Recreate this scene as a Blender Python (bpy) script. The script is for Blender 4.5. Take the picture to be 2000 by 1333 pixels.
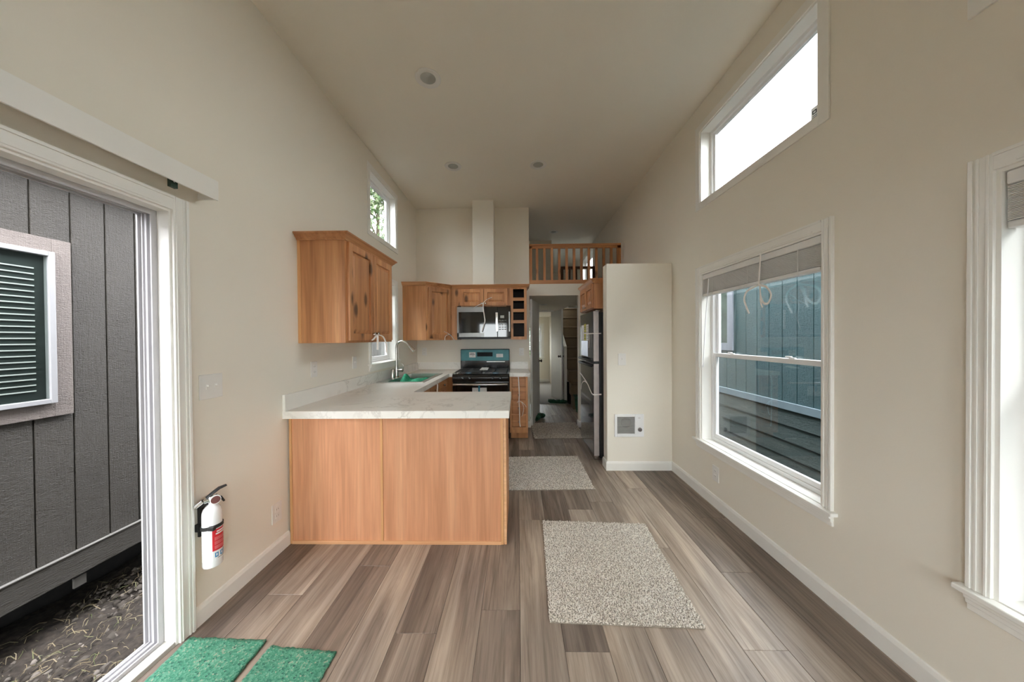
import bpy, bmesh, math, random
import numpy as np
from mathutils import Vector, Matrix

for o in list(bpy.data.objects):
    bpy.data.objects.remove(o)
SC = bpy.context.scene
COL = SC.collection
random.seed(7)
PI = math.pi

# ---------------------------------------------------------------- camera
CAM_YAW, CAM_PITCH, CAM_ROLL, CAM_H = 0.0175, -0.0095, 0.0075, 1.3916
cd = bpy.data.cameras.new('camera')
cam = bpy.data.objects.new('camera', cd)
COL.objects.link(cam)
cd.sensor_width = 36.0
cd.lens = 620.0 / 2000.0 * 36.0
cd.clip_start = 0.02
cd.clip_end = 300
_R = (Matrix.Rotation(CAM_YAW, 3, 'Z') @ Matrix.Rotation(CAM_PITCH, 3, 'X') @ Matrix.Rotation(CAM_ROLL, 3, 'Y'))
_c0, _c1, _c2 = _R.col[0], _R.col[1], _R.col[2]
cam.matrix_world = Matrix(((_c0[0], _c2[0], -_c1[0], 0), (_c0[1], _c2[1], -_c1[1], 0),
                           (_c0[2], _c2[2], -_c1[2], CAM_H), (0, 0, 0, 1)))
SC.camera = cam

# ---------------------------------------------------------------- world: bright overcast sky
SKY_STRENGTH = 1.0
EXPOSURE = 4.0
w = bpy.data.worlds.new('sky')
SC.world = w
w.use_nodes = True
nt = w.node_tree
nt.nodes.clear()
_out = nt.nodes.new('ShaderNodeOutputWorld')
_bg = nt.nodes.new('ShaderNodeBackground')
_tc = nt.nodes.new('ShaderNodeTexCoord')
_n = nt.nodes.new('ShaderNodeTexNoise')
_n.inputs['Scale'].default_value = 3.0
_n.inputs['Detail'].default_value = 5.0
_rmp = nt.nodes.new('ShaderNodeValToRGB')
_rmp.color_ramp.elements[0].position = 0.35
_rmp.color_ramp.elements[0].color = (0.80, 0.84, 0.95, 1)
_rmp.color_ramp.elements[1].position = 0.65
_rmp.color_ramp.elements[1].color = (1.0, 0.985, 0.97, 1)
nt.links.new(_tc.outputs['Generated'], _n.inputs['Vector'])
nt.links.new(_n.outputs['Fac'], _rmp.inputs['Fac'])
nt.links.new(_rmp.outputs['Color'], _bg.inputs['Color'])
_bg.inputs['Strength'].default_value = SKY_STRENGTH
nt.links.new(_bg.outputs['Background'], _out.inputs['Surface'])

SC.view_settings.view_transform = 'Standard'
SC.view_settings.look = 'None'
SC.view_settings.exposure = EXPOSURE
SC.view_settings.gamma = 1.0
SC.view_settings.use_curve_mapping = False
SC.cycles.use_denoising = True
SC.cycles.max_bounces = 10
SC.cycles.diffuse_bounces = 7
SC.cycles.glossy_bounces = 4
SC.cycles.use_adaptive_sampling = True
SC.cycles.adaptive_threshold = 0.04
SC.cycles.transparent_max_bounces = 16
SC.cycles.caustics_reflective = False
SC.cycles.caustics_refractive = False

# ---------------------------------------------------------------- mesh helpers
ORG = {}          # object name -> world origin of its frame


class MB:
    """collects simple shapes, then becomes ONE mesh object"""
    def __init__(self, m=None):
        self.v = []
        self.f = []
        self.m = m

    def _add(self, vs, fs):
        n = len(self.v)
        if self.m is not None:
            vs = [tuple(self.m @ Vector(p)) for p in vs]
        self.v += [tuple(p) for p in vs]
        self.f += [tuple(i + n for i in q) for q in fs]
        return self

    def box(self, x0, x1, y0, y1, z0, z1):
        x0, x1 = min(x0, x1), max(x0, x1)
        y0, y1 = min(y0, y1), max(y0, y1)
        z0, z1 = min(z0, z1), max(z0, z1)
        vs = [(x0, y0, z0), (x1, y0, z0), (x1, y1, z0), (x0, y1, z0),
              (x0, y0, z1), (x1, y0, z1), (x1, y1, z1), (x0, y1, z1)]
        return self._add(vs, [(0, 3, 2, 1), (4, 5, 6, 7), (0, 1, 5, 4), (1, 2, 6, 5), (2, 3, 7, 6), (3, 0, 4, 7)])

    def frustum(self, x0, x1, y0, y1, z0, z1, inset, face):
        """box whose face ('-y','+x',...) is shrunk by inset: a raised field"""
        vs = [[x0, y0, z0], [x1, y0, z0], [x1, y1, z0], [x0, y1, z0],
              [x0, y0, z1], [x1, y0, z1], [x1, y1, z1], [x0, y1, z1]]
        ax = 'xyz'.index(face[1])
        lim = ((x0, x1), (y0, y1), (z0, z1))
        val = lim[ax][0] if face[0] == '-' else lim[ax][1]
        for p in vs:
            if abs(p[ax] - val) < 1e-9:
                for k in range(3):
                    if k != ax:
                        p[k] += inset if abs(p[k] - lim[k][0]) < 1e-9 else -inset
        return self._add(vs, [(0, 3, 2, 1), (4, 5, 6, 7), (0, 1, 5, 4), (1, 2, 6, 5), (2, 3, 7, 6), (3, 0, 4, 7)])

    def prism(self, pts, axis, a, b):
        """2-D polygon extruded along axis; pts in the other two coords (order x,y,z without axis)"""
        def mk(p, t):
            if axis == 'x':
                return (t, p[0], p[1])
            if axis == 'y':
                return (p[0], t, p[1])
            return (p[0], p[1], t)
        n = len(pts)
        vs = [mk(p, a) for p in pts] + [mk(p, b) for p in pts]
        fs = [tuple(range(n))[::-1], tuple(range(n, 2 * n))]
        fs += [(i, (i + 1) % n, n + (i + 1) % n, n + i) for i in range(n)]
        return self._add(vs, fs)

    def lathe(self, prof, c=(0, 0, 0), axis='z', seg=24, cap=True, rot=None):
        """prof: list of (radius, height) turned round an axis through c"""
        vs, fs = [], []
        for r, h in prof:
            for k in range(seg):
                a = 2 * PI * k / seg
                p = (r * math.cos(a), r * math.sin(a), h)
                if axis == 'x':
                    p = (p[2], p[0], p[1])
                elif axis == 'y':
                    p = (p[1], p[2], p[0])
                if rot is not None:
                    p = rot @ Vector(p)
                vs.append((p[0] + c[0], p[1] + c[1], p[2] + c[2]))
        for i in range(len(prof) - 1):
            for k in range(seg):
                k2 = (k + 1) % seg
                fs.append((i * seg + k, i * seg + k2, (i + 1) * seg + k2, (i + 1) * seg + k))
        if cap:
            fs.append(tuple(range(seg))[::-1])
            fs.append(tuple(range((len(prof) - 1) * seg, len(prof) * seg)))
        return self._add(vs, fs)

    def tube(self, path, r, seg=10, flat=1.0, up=(0, 0, 1)):
        """round (or flattened) bar along a polyline; r may be a list"""
        P = [Vector(p) for p in path]
        n = len(P)
        rs = r if isinstance(r, (list, tuple)) else [r] * n
        vs, fs = [], []
        prev = None
        for i in range(n):
            t = (P[min(i + 1, n - 1)] - P[max(i - 1, 0)]).normalized()
            ref = Vector(up) if prev is None else prev
            s = t.cross(ref)
            if s.length < 1e-4:
                s = t.cross(Vector((1, 0.3, 0)))
            s.normalize()
            b = s.cross(t).normalized()
            prev = b
            for k in range(seg):
                a = 2 * PI * k / seg
                vs.append(tuple(P[i] + s * (math.cos(a) * rs[i]) + b * (math.sin(a) * rs[i] * flat)))
        for i in range(n - 1):
            for k in range(seg):
                k2 = (k + 1) % seg
                fs.append((i * seg + k, i * seg + k2, (i + 1) * seg + k2, (i + 1) * seg + k))
        fs.append(tuple(range(seg))[::-1])
        fs.append(tuple(range((n - 1) * seg, n * seg)))
        return self._add(vs, fs)

    def sweep(self, path, prof, side=1):
        """profile (out, z) swept along an open XY polyline with mitred corners; side: +1 = left of travel"""
        P = [Vector((p[0], p[1])) for p in path]
        n = len(P)
        vs, fs = [], []
        m = len(prof)
        for i in range(n):
            def nrm(a, b):
                d = (b - a).normalized()
                return Vector((-d.y, d.x)) * side
            if i == 0:
                d = nrm(P[0], P[1])
            elif i == n - 1:
                d = nrm(P[-2], P[-1])
            else:
                a, b = nrm(P[i - 1], P[i]), nrm(P[i], P[i + 1])
                d = (a + b).normalized()
                d = d / max(0.2, d.dot(a))
            for o, z in prof:
                vs.append((P[i].x + d.x * o, P[i].y + d.y * o, z))
        for i in range(n - 1):
            for k in range(m):
                k2 = (k + 1) % m
                fs.append((i * m + k, i * m + k2, (i + 1) * m + k2, (i + 1) * m + k))
        fs.append(tuple(range(m))[::-1])
        fs.append(tuple(range((n - 1) * m, n * m)))
        return self._add(vs, fs)

    def poly(self, pts):
        return self._add(pts, [tuple(range(len(pts)))])

    def build(self, name, mat, parent=None, bevel=0.0, smooth=False, loc=None, label=None, seg=2):
        if parent is not None:
            org = ORG[parent.name]
        else:
            if loc is None:
                a = np.array(self.v)
                lo, hi = a.min(0), a.max(0)
                loc = ((lo[0] + hi[0]) / 2, (lo[1] + hi[1]) / 2, lo[2])
            org = Vector(loc)
        vs = [(p[0] - org[0], p[1] - org[1], p[2] - org[2]) for p in self.v]
        me = bpy.data.meshes.new(name)
        me.from_pydata(vs, [], self.f)
        bm = bmesh.new()
        bm.from_mesh(me)
        bmesh.ops.recalc_face_normals(bm, faces=bm.faces)
        if smooth:
            for f in bm.faces:
                f.smooth = True
            for e in bm.edges:
                if len(e.link_faces) == 2 and e.calc_face_angle() > 0.7:
                    e.smooth = False
        bm.to_mesh(me)
        bm.free()
        o = bpy.data.objects.new(name, me)
        COL.objects.link(o)
        me.materials.append(mat)
        if parent is not None:
            o.parent = parent
        else:
            o.location = org
        ORG[o.name] = Vector(org)
        if bevel > 0:
            b = o.modifiers.new('bevel', 'BEVEL')
            b.width = bevel
            b.segments = seg
            b.limit_method = 'ANGLE'
        if label:
            o['label'] = label
        return o


def tag(o, label, cat=None, group=None, kind=None):
    o['label'] = label
    if cat:
        o['category'] = cat
    if group:
        o['group'] = group
    if kind:
        o['kind'] = kind
    return o


def thing(name, label, cat, loc=(0, 0, 0), group=None, kind=None):
    o = bpy.data.objects.new(name, None)
    COL.objects.link(o)
    o.empty_display_size = 0.1
    o.location = loc
    ORG[o.name] = Vector(loc)
    return tag(o, label, cat, group, kind)


def fast_mesh(name, verts, faces, mat, parent=None, loc=(0, 0, 0)):
    """numpy arrays (all faces with the same vertex count) -> one object"""
    verts = np.asarray(verts, dtype=np.float32)
    faces = np.asarray(faces, dtype=np.int32)
    me = bpy.data.meshes.new(name)
    k = faces.shape[1]
    me.vertices.add(len(verts))
    me.vertices.foreach_set('co', verts.ravel())
    me.loops.add(faces.size)
    me.loops.foreach_set('vertex_index', faces.ravel())
    me.polygons.add(len(faces))
    me.polygons.foreach_set('loop_start', np.arange(0, faces.size, k, dtype=np.int32))
    me.update(calc_edges=True)
    me.materials.append(mat)
    o = bpy.data.objects.new(name, me)
    COL.objects.link(o)
    if parent is not None:
        o.parent = parent
        o.location = Vector(loc) - ORG[parent.name]
    else:
        o.location = loc
    ORG[o.name] = Vector(loc)
    return o


# ---------------------------------------------------------------- material helpers
MATS = {}


class NT:
    def __init__(self, name):
        m = bpy.data.materials.new(name)
        m.use_nodes = True
        self.m = m
        self.t = m.node_tree
        self.b = self.t.nodes['Principled BSDF']
        self.tc = None

    def n(self, kind, **kw):
        x = self.t.nodes.new(kind)
        for k, v in kw.items():
            if hasattr(x, k):
                setattr(x, k, v)
        return x

    def link(self, a, b):
        self.t.links.new(a, b)

    def coord(self, which='Object', scale=(1, 1, 1), rnd=False):
        if self.tc is None:
            self.tc = self.n('ShaderNodeTexCoord')
        mp = self.n('ShaderNodeMapping')
        mp.inputs['Scale'].default_value = scale
        self.link(self.tc.outputs[which], mp.inputs['Vector'])
        if rnd:
            oi = self.n('ShaderNodeObjectInfo')
            mu = self.n('ShaderNodeMath', operation='MULTIPLY')
            mu.inputs[1].default_value = 57.0
            self.link(oi.outputs['Random'], mu.inputs[0])
            cb = self.n('ShaderNodeCombineXYZ')
            for k in range(3):
                self.link(mu.outputs[0], cb.inputs[k])
            self.link(cb.outputs[0], mp.inputs['Location'])
        return mp.outputs['Vector']

    def noise(self, vec, scale=5, detail=3, rough=0.5, dist=0.0):
        x = self.n('ShaderNodeTexNoise')
        x.inputs['Scale'].default_value = scale
        x.inputs['Detail'].default_value = detail
        x.inputs['Roughness'].default_value = rough
        x.inputs['Distortion'].default_value = dist
        self.link(vec, x.inputs['Vector'])
        return x.outputs['Fac']

    def ramp(self, fac, stops):
        r = self.n('ShaderNodeValToRGB')
        el = r.color_ramp.elements
        while len(el) < len(stops):
            el.new(0.5)
        for e, (p, c) in zip(el, stops):
            e.position = p
            e.color = (c[0], c[1], c[2], 1) if isinstance(c, (tuple, list)) else (c, c, c, 1)
        self.link(fac, r.inputs['Fac'])
        return r.outputs['Color']

    def mix(self, fac, a, b, mode='MIX'):
        x = self.n('ShaderNodeMix', data_type='RGBA', blend_type=mode)
        for s, v in ((x.inputs[0], fac), (x.inputs[6], a), (x.inputs[7], b)):
            if hasattr(v, 'links'):
                self.link(v, s)
            elif isinstance(v, (int, float)):
                s.default_value = v if s.type == 'VALUE' else (v, v, v, 1)
            else:
                s.default_value = (v[0], v[1], v[2], 1)
        return x.outputs[2]

    def bump(self, h, strength=0.2, dist=0.01, prev=None):
        x = self.n('ShaderNodeBump')
        x.inputs['Strength'].default_value = strength
        x.inputs['Distance'].default_value = dist
        self.link(h, x.inputs['Height'])
        if prev is not None:
            self.link(prev, x.inputs['Normal'])
        self.link(x.outputs['Normal'], self.b.inputs['Normal'])
        return x.outputs['Normal']

    def base(self, c):
        if hasattr(c, 'links'):
            self.link(c, self.b.inputs['Base Color'])
        else:
            self.b.inputs['Base Color'].default_value = (c[0], c[1], c[2], 1)

    def rough(self, r):
        if hasattr(r, 'links'):
            self.link(r, self.b.inputs['Roughness'])
        else:
            self.b.inputs['Roughness'].default_value = r


def plain(name, col, rough=0.5, metal=0.0, var=0.06, scale=12.0, bump=0.0, bscale=120.0, coat=0.0, spec=None):
    """solid colour with a little mottling and optional fine relief"""
    if name in MATS:
        return MATS[name]
    t = NT(name)
    v = t.coord('Object')
    lo = tuple(c * (1 - var) for c in col)
    hi = tuple(min(1, c * (1 + var)) for c in col)
    t.base(t.ramp(t.noise(v, scale, 3), [(0.3, lo), (0.7, hi)]))
    t.rough(rough)
    t.b.inputs['Metallic'].default_value = metal
    if coat:
        t.b.inputs['Coat Weight'].default_value = coat
        t.b.inputs['Coat Roughness'].default_value = 0.05
    if spec is not None:
        t.b.inputs['Specular IOR Level'].default_value = spec
    if bump:
        t.bump(t.noise(v, bscale, 2), bump, 0.002)
    MATS[name] = t.m
    return t.m


def wood(name, cols, axis='z', knots=True, rough=0.42, scale=1.0, rnd=True):
    """knotty alder: long grain along an axis, darker streaks, scattered knots"""
    if name in MATS:
        return MATS[name]
    t = NT(name)
    k = {'x': 0, 'y': 1, 'z': 2}[axis]
    s1 = [14.0 * scale] * 3
    s1[k] = 0.9 * scale
    s2 = [70.0 * scale] * 3
    s2[k] = 2.0 * scale
    v1 = t.coord('Object', s1, rnd)
    v2 = t.coord('Object', s2, rnd)
    g1 = t.noise(v1, 1.0, 4, 0.55, 0.6)
    g2 = t.noise(v2, 1.0, 3, 0.6, 0.2)
    base = t.ramp(g1, [(0.30, cols[0]), (0.5, cols[1]), (0.70, cols[2])])
    fine = t.ramp(g2, [(0.3, (0.86, 0.84, 0.82)), (0.7, (1.06, 1.05, 1.04))])
    c = t.mix(1.0, base, fine, 'MULTIPLY')
    oi = t.n('ShaderNodeObjectInfo')
    c = t.mix(1.0, c, t.ramp(oi.outputs['Random'], [(0.0, (0.88, 0.85, 0.82)), (1.0, (1.10, 1.09, 1.06))]), 'MULTIPLY')
    if knots:
        s3 = [7.0] * 3
        s3[k] = 3.4
        v3 = t.coord('Object', s3, rnd)
        vo = t.n('ShaderNodeTexVoronoi')
        vo.inputs['Scale'].default_value = 1.0
        t.link(v3, vo.inputs['Vector'])
        kn = t.ramp(vo.outputs['Distance'], [(0.11, 1.0), (0.24, 0.0)])
        c = t.mix(kn, c, tuple(0.30 * x for x in cols[0]))
    t.base(c)
    t.rough(rough)
    t.bump(g2, 0.06, 0.002)
    MATS[name] = t.m
    return t.m


# ---------------------------------------------------------------- palette
ALD = ((0.44, 0.190, 0.078), (0.60, 0.285, 0.125), (0.70, 0.37, 0.175))
M_aldz = wood('alder_upright', ALD, 'z')
M_aldx = wood('alder_across', ALD, 'x', knots=False)
M_aldy = wood('alder_along', ALD, 'y', knots=False)
LAM = ((0.50, 0.235, 0.125), (0.60, 0.295, 0.165), (0.655, 0.345, 0.20))
M_lamz = wood('cabinet_side_laminate', ALD, 'z', knots=False)
M_panel = wood('peninsula_panel_laminate', LAM, 'z', knots=False)
M_batten = wood('maple_batten_upright', ((0.60, 0.31, 0.13), (0.70, 0.39, 0.18), (0.76, 0.45, 0.23)), 'z', knots=False)
M_battx = wood('maple_batten_across', ((0.62, 0.33, 0.17), (0.72, 0.42, 0.23), (0.78, 0.48, 0.28)), 'x', knots=False)
M_darkwood = wood('dark_stained_rail', ((0.08, 0.04, 0.02), (0.12, 0.06, 0.03), (0.16, 0.085, 0.04)), 'z', knots=False)
M_wall = plain('wall_paint', (0.84, 0.795, 0.70), 0.7, var=0.012, scale=1.5, bump=0.16, bscale=90)
M_ceil = plain('ceiling_paint', (0.85, 0.81, 0.715), 0.8, var=0.012, scale=1.5, bump=0.18, bscale=70)
M_trim = plain('trim_paint_semigloss', (0.87, 0.855, 0.81), 0.35, var=0.01)
M_vinyl = plain('white_vinyl', (0.86, 0.86, 0.86), 0.35, var=0.01)
M_plate = plain('outlet_plastic', (0.82, 0.80, 0.76), 0.35, var=0.01)
M_slot = plain('outlet_slot_shadow_grey', (0.25, 0.24, 0.22), 0.5)
M_blind = plain('blind_slat_white', (0.80, 0.79, 0.77), 0.45, var=0.02)
M_steel = plain('brushed_steel', (0.62, 0.60, 0.57), 0.28, 1.0, var=0.04, scale=40)
M_chrome = plain('chrome', (0.78, 0.78, 0.78), 0.10, 1.0, var=0.01)
M_nickel = plain('satin_nickel', (0.60, 0.57, 0.53), 0.25, 1.0, var=0.02)
M_black = plain('black_enamel', (0.012, 0.012, 0.012), 0.12, var=0.1, coat=0.3)
M_blackm = plain('black_matte_plastic', (0.02, 0.02, 0.02), 0.5, var=0.1)
M_blackglass = plain('black_oven_glass', (0.008, 0.009, 0.009), 0.04, var=0.1, coat=0.5)
M_display = plain('dark_display', (0.008, 0.010, 0.011), 0.5, var=0.1, spec=0.1)
M_slate = plain('black_stainless_door', (0.035, 0.036, 0.038), 0.07, 0.0, var=0.1, coat=0.9)
M_film = plain('fridge_edge_film', (0.50, 0.45, 0.43), 0.30, 0.3, var=0.06, scale=20)
M_teal = plain('teal_protective_film', (0.085, 0.27, 0.295), 0.4, var=0.12, scale=9, spec=0.25)
M_silverfilm = plain('silver_grey_film', (0.30, 0.30, 0.29), 0.30, 0.5, var=0.06)
M_paper = plain('white_paper', (0.80, 0.80, 0.78), 0.7, var=0.02)
M_ink = plain('dark_print', (0.05, 0.05, 0.05), 0.7)
M_yellow = plain('yellow_energy_label', (0.55, 0.50, 0.04), 0.6)
M_bluefilm = plain('pale_blue_sheet', (0.45, 0.52, 0.66), 0.35, var=0.06)
M_bluetape = plain('blue_tape', (0.02, 0.22, 0.32), 0.5)
M_tie = plain('white_plastic_tie', (0.90, 0.86, 0.82), 0.45, var=0.02)
M_redlabel = plain('red_label', (0.62, 0.02, 0.03), 0.4, var=0.05)
M_bluelabel = plain('blue_symbol', (0.03, 0.25, 0.50), 0.5)
M_white_gloss = plain('white_enamel', (0.86, 0.86, 0.86), 0.12, var=0.01, coat=0.4)
M_greylabel = plain('grey_small_print', (0.55, 0.52, 0.52), 0.6)
M_gauge = plain('gauge_face', (0.16, 0.06, 0.055), 0.3)
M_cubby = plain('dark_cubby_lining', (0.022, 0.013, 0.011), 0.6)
M_rubber = plain('dark_rubber', (0.03, 0.03, 0.03), 0.7)
M_knobgrey = plain('grey_dial', (0.16, 0.14, 0.135), 0.5)
M_grille = plain('heater_grille_grey', (0.40, 0.39, 0.37), 0.45, 0.2)
M_lens = plain('frosted_lamp_lens', (0.42, 0.43, 0.40), 0.35, var=0.05)
M_lighttrim = plain('lamp_trim_white', (0.78, 0.765, 0.73), 0.4, var=0.01)
M_bronze = plain('dark_bronze', (0.035, 0.028, 0.022), 0.3, 0.8)
M_seam = plain('plank_seam_dark', (0.045, 0.037, 0.03), 0.8)
M_darkfill = plain('dark_crawl_space', (0.018, 0.018, 0.017), 0.9, var=0.3)
M_hedge_stem = plain('bark', (0.10, 0.07, 0.05), 0.9, var=0.3, bump=0.5, bscale=20)


def mk_glass(name, tint=(1, 1, 1), rough=0.0, ior=1.5):
    t = NT(name)
    t.t.nodes.remove(t.b)
    out = t.t.nodes['Material Output']
    tr = t.n('ShaderNodeBsdfTransparent')
    tr.inputs['Color'].default_value = (tint[0], tint[1], tint[2], 1)
    gl = t.n('ShaderNodeBsdfGlossy')
    gl.inputs['Roughness'].default_value = rough
    lw = t.n('ShaderNodeLayerWeight')
    lw.inputs['Blend'].default_value = 0.5
    pw = t.n('ShaderNodeMath', operation='POWER')
    pw.inputs[1].default_value = 4.0
    t.link(lw.outputs['Facing'], pw.inputs[0])
    fr = t.n('ShaderNodeMath', operation='MULTIPLY_ADD')
    r0 = ((ior - 1) / (ior + 1)) ** 2
    fr.inputs[1].default_value = 1 - r0
    fr.inputs[2].default_value = r0
    t.link(pw.outputs[0], fr.inputs[0])
    mx = t.n('ShaderNodeMixShader')
    t.link(fr.outputs[0], mx.inputs[0])
    t.link(tr.outputs[0], mx.inputs[1])
    t.link(gl.outputs[0], mx.inputs[2])
    t.link(mx.outputs[0], out.inputs['Surface'])
    MATS[name] = t.m
    return t.m


M_glass = mk_glass('window_glass', (0.93, 0.955, 0.945), ior=1.6)
M_vinyldoor = plain('patio_door_vinyl', (0.50, 0.49, 0.50), 0.4, var=0.02)
M_vinylgrey = plain('dimmed_white_vinyl', (0.42, 0.42, 0.43), 0.45, var=0.02)  # white vinyl, base colour lowered so the neighbour's frame does not clip
M_glass_clear = mk_glass('door_glass', (0.97, 0.98, 0.975), ior=1.45)


def mk_plank():
    t = NT('grey_oak_vinyl_plank')
    v1 = t.coord('Object', (9, 0.75, 9), True)
    v2 = t.coord('Object', (75, 2.2, 75), True)
    v3 = t.coord('Object', (3.0, 1.1, 3.0), True)
    g1 = t.noise(v1, 1.0, 5, 0.6, 1.1)
    g2 = t.noise(v2, 1.0, 4, 0.65, 0.3)
    g3 = t.noise(v3, 1.0, 3, 0.5, 0.8)
    light = t.ramp(g1, [(0.24, (0.165, 0.125, 0.098)), (0.46, (0.34, 0.275, 0.22)), (0.72, (0.52, 0.445, 0.37))])
    dark = t.ramp(g1, [(0.25, (0.082, 0.061, 0.048)), (0.5, (0.165, 0.128, 0.102)), (0.75, (0.29, 0.235, 0.19))])
    oi = t.n('ShaderNodeObjectInfo')
    sel = t.ramp(oi.outputs['Random'], [(0.1, 0.05), (0.9, 0.95)])
    c = t.mix(sel, light, dark)
    fine = t.ramp(g2, [(0.28, (0.66, 0.64, 0.62)), (0.55, (1.02, 1.01, 1.0)), (0.8, (1.14, 1.13, 1.12))])
    c = t.mix(1.0, c, fine, 'MULTIPLY')
    pt = t.ramp(g3, [(0.3, (0.84, 0.84, 0.86)), (0.7, (1.12, 1.08, 1.04))])
    c = t.mix(1.0, c, pt, 'MULTIPLY')
    v4 = t.coord('Object', (38, 1.3, 38), True)
    crack = t.ramp(t.noise(v4, 1.0, 4, 0.7, 0.9), [(0.30, (0.50, 0.47, 0.45)), (0.40, (1.0, 1.0, 1.0))])
    c = t.mix(1.0, c, crack, 'MULTIPLY')
    t.base(c)
    t.rough(t.ramp(g2, [(0.3, 0.50), (0.7, 0.36)]))
    t.bump(g2, 0.10, 0.002)
    return t.m


M_plank = mk_plank()


def mk_counter():
    t = NT('white_marble_laminate')
    v = t.coord('Object')
    n1 = t.noise(v, 2.2, 6, 0.62, 1.6)
    vein = t.ramp(n1, [(0.470, 0.0), (0.492, 1.0), (0.500, 1.0), (0.522, 0.0)])
    n2 = t.noise(v, 1.3, 3)
    msk = t.ramp(n2, [(0.45, 0.0), (0.62, 0.55)])
    fac = t.mix(1.0, vein, msk, 'MULTIPLY')
    cloud = t.ramp(t.noise(v, 4, 4), [(0.3, (0.84, 0.815, 0.76)), (0.7, (0.90, 0.875, 0.82))])
    t.base(t.mix(fac, cloud, (0.52, 0.49, 0.44)))
    t.rough(0.35)
    return t.m


M_counter = mk_counter()


def mk_pile(name, cols, rough=0.95):
    """island-random colour for tufts and yarns"""
    t = NT(name)
    g = t.n('ShaderNodeNewGeometry')
    t.base(t.ramp(g.outputs['Random Per Island'], [(i / (len(cols) - 1), c) for i, c in enumerate(cols)]))
    t.rough(rough)
    t.b.inputs['Specular IOR Level'].default_value = 0.1
    return t.m


M_rugpile = mk_pile('beige_shag_pile', [(0.58, 0.50, 0.42), (0.80, 0.72, 0.63), (0.90, 0.83, 0.74), (0.97, 0.92, 0.85)])
M_rugback = plain('rug_backing', (0.30, 0.26, 0.21), 0.95, var=0.25, scale=200)
M_stairpile = plain('brown_stair_carpet', (0.175, 0.125, 0.075), 0.98, var=0.35, scale=180, bump=0.6, bscale=300)
M_bedcarpet = plain('grey_bedroom_carpet', (0.34, 0.32, 0.30), 0.98, var=0.25, scale=140, bump=0.5, bscale=300)


def mk_pad():
    t = NT('green_rebond_foam')
    v = t.coord('Object')
    vo = t.n('ShaderNodeTexVoronoi')
    vo.inputs['Scale'].default_value = 150
    t.link(v, vo.inputs['Vector'])
    sep = t.n('ShaderNodeSeparateColor')
    t.link(vo.outputs['Color'], sep.inputs[0])
    c = t.ramp(sep.outputs[0], [(0.0, (0.012, 0.075, 0.055)), (0.10, (0.035, 0.18, 0.11)), (0.5, (0.058, 0.235, 0.145)),
                                (0.88, (0.11, 0.29, 0.195)), (1.0, (0.27, 0.31, 0.22))])
    big = t.ramp(t.noise(v, 9, 4), [(0.3, (0.78, 0.82, 0.80)), (0.7, (1.15, 1.1, 1.1))])
    t.base(t.mix(1.0, c, big, 'MULTIPLY'))
    t.rough(0.9)
    t.bump(vo.outputs['Distance'], 0.5, 0.004)
    return t.m


M_pad = mk_pad()
M_padfilm = plain('dark_green_padding', (0.010, 0.075, 0.034), 0.7, var=0.35, scale=20, bump=0.4, bscale=60)
M_cloth = plain('green_cloth', (0.03, 0.30, 0.165), 0.85, var=0.35, scale=60, bump=0.5, bscale=220)


def mk_siding(name, lo, hi, axis='z'):
    """embossed cedar-grain hardboard siding: short cross ticks over long grain"""
    t = NT(name)
    if axis == 'z':
        v = t.coord('Object', (30, 34, 120), True)
        v2 = t.coord('Object', (20, 60, 5), True)
    else:
        v = t.coord('Object', (30, 16, 150), True)
        v2 = t.coord('Object', (20, 4, 70), True)
    ticks = t.noise(v, 1.0, 3, 0.6, 1.4)
    grain = t.noise(v2, 1.0, 3, 0.6, 1.8)
    h = t.mix(0.35, ticks, grain)
    n = t.noise(t.coord('Object', (1, 1, 1), True), 2.0, 4)
    t.base(t.ramp(n, [(0.3, lo), (0.7, hi)]))
    t.rough(0.5)
    t.bump(h, 0.9, 0.013)
    return t.m


M_sideL = mk_siding('taupe_embossed_siding', (0.041, 0.0355, 0.0265), (0.050, 0.0435, 0.033))
M_sideLt = mk_siding('taupe_embossed_trim', (0.041, 0.0355, 0.0265), (0.050, 0.0435, 0.033), 'y')
M_casL = mk_siding('pinkish_white_trim_board', (0.20, 0.168, 0.148), (0.23, 0.193, 0.170), 'z')
M_sideR = mk_siding('teal_green_siding', (0.010, 0.057, 0.065), (0.014, 0.072, 0.081))
M_sideRl = mk_siding('dark_green_lap_siding', (0.016, 0.040, 0.037), (0.021, 0.049, 0.045), 'y')
M_bandR = plain('pale_blue_grey_band', (0.24, 0.31, 0.35), 0.5, var=0.04)
M_dirt = plain('dark_soil', (0.036, 0.028, 0.021), 0.95, var=0.55, scale=30, bump=0.8, bscale=50)
M_pebble = mk_pile('pebbles_and_clods', [(0.03, 0.026, 0.022), (0.07, 0.06, 0.05), (0.13, 0.115, 0.10), (0.24, 0.21, 0.18)])
M_straw = mk_pile('dry_roots_and_grass', [(0.10, 0.08, 0.05), (0.20, 0.16, 0.10), (0.32, 0.27, 0.18), (0.10, 0.13, 0.05)])
M_leaf = mk_pile('tree_leaves', [(0.03, 0.07, 0.03), (0.09, 0.16, 0.06), (0.20, 0.26, 0.14), (0.34, 0.36, 0.25)])
M_clad = mk_siding('added_dark_siding', (0.030, 0.034, 0.032), (0.038, 0.042, 0.040))  # unseen outer siding, added dark to cut reflected and bounced light
M_farrefl = plain('far_glass_green_reflection', (0.055, 0.085, 0.062), 0.12, var=0.35, scale=5)  # green reflection painted into the far pane's base colour
M_roof = plain('roof_shingle', (0.10, 0.10, 0.10), 0.9, var=0.3, scale=40)

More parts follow.
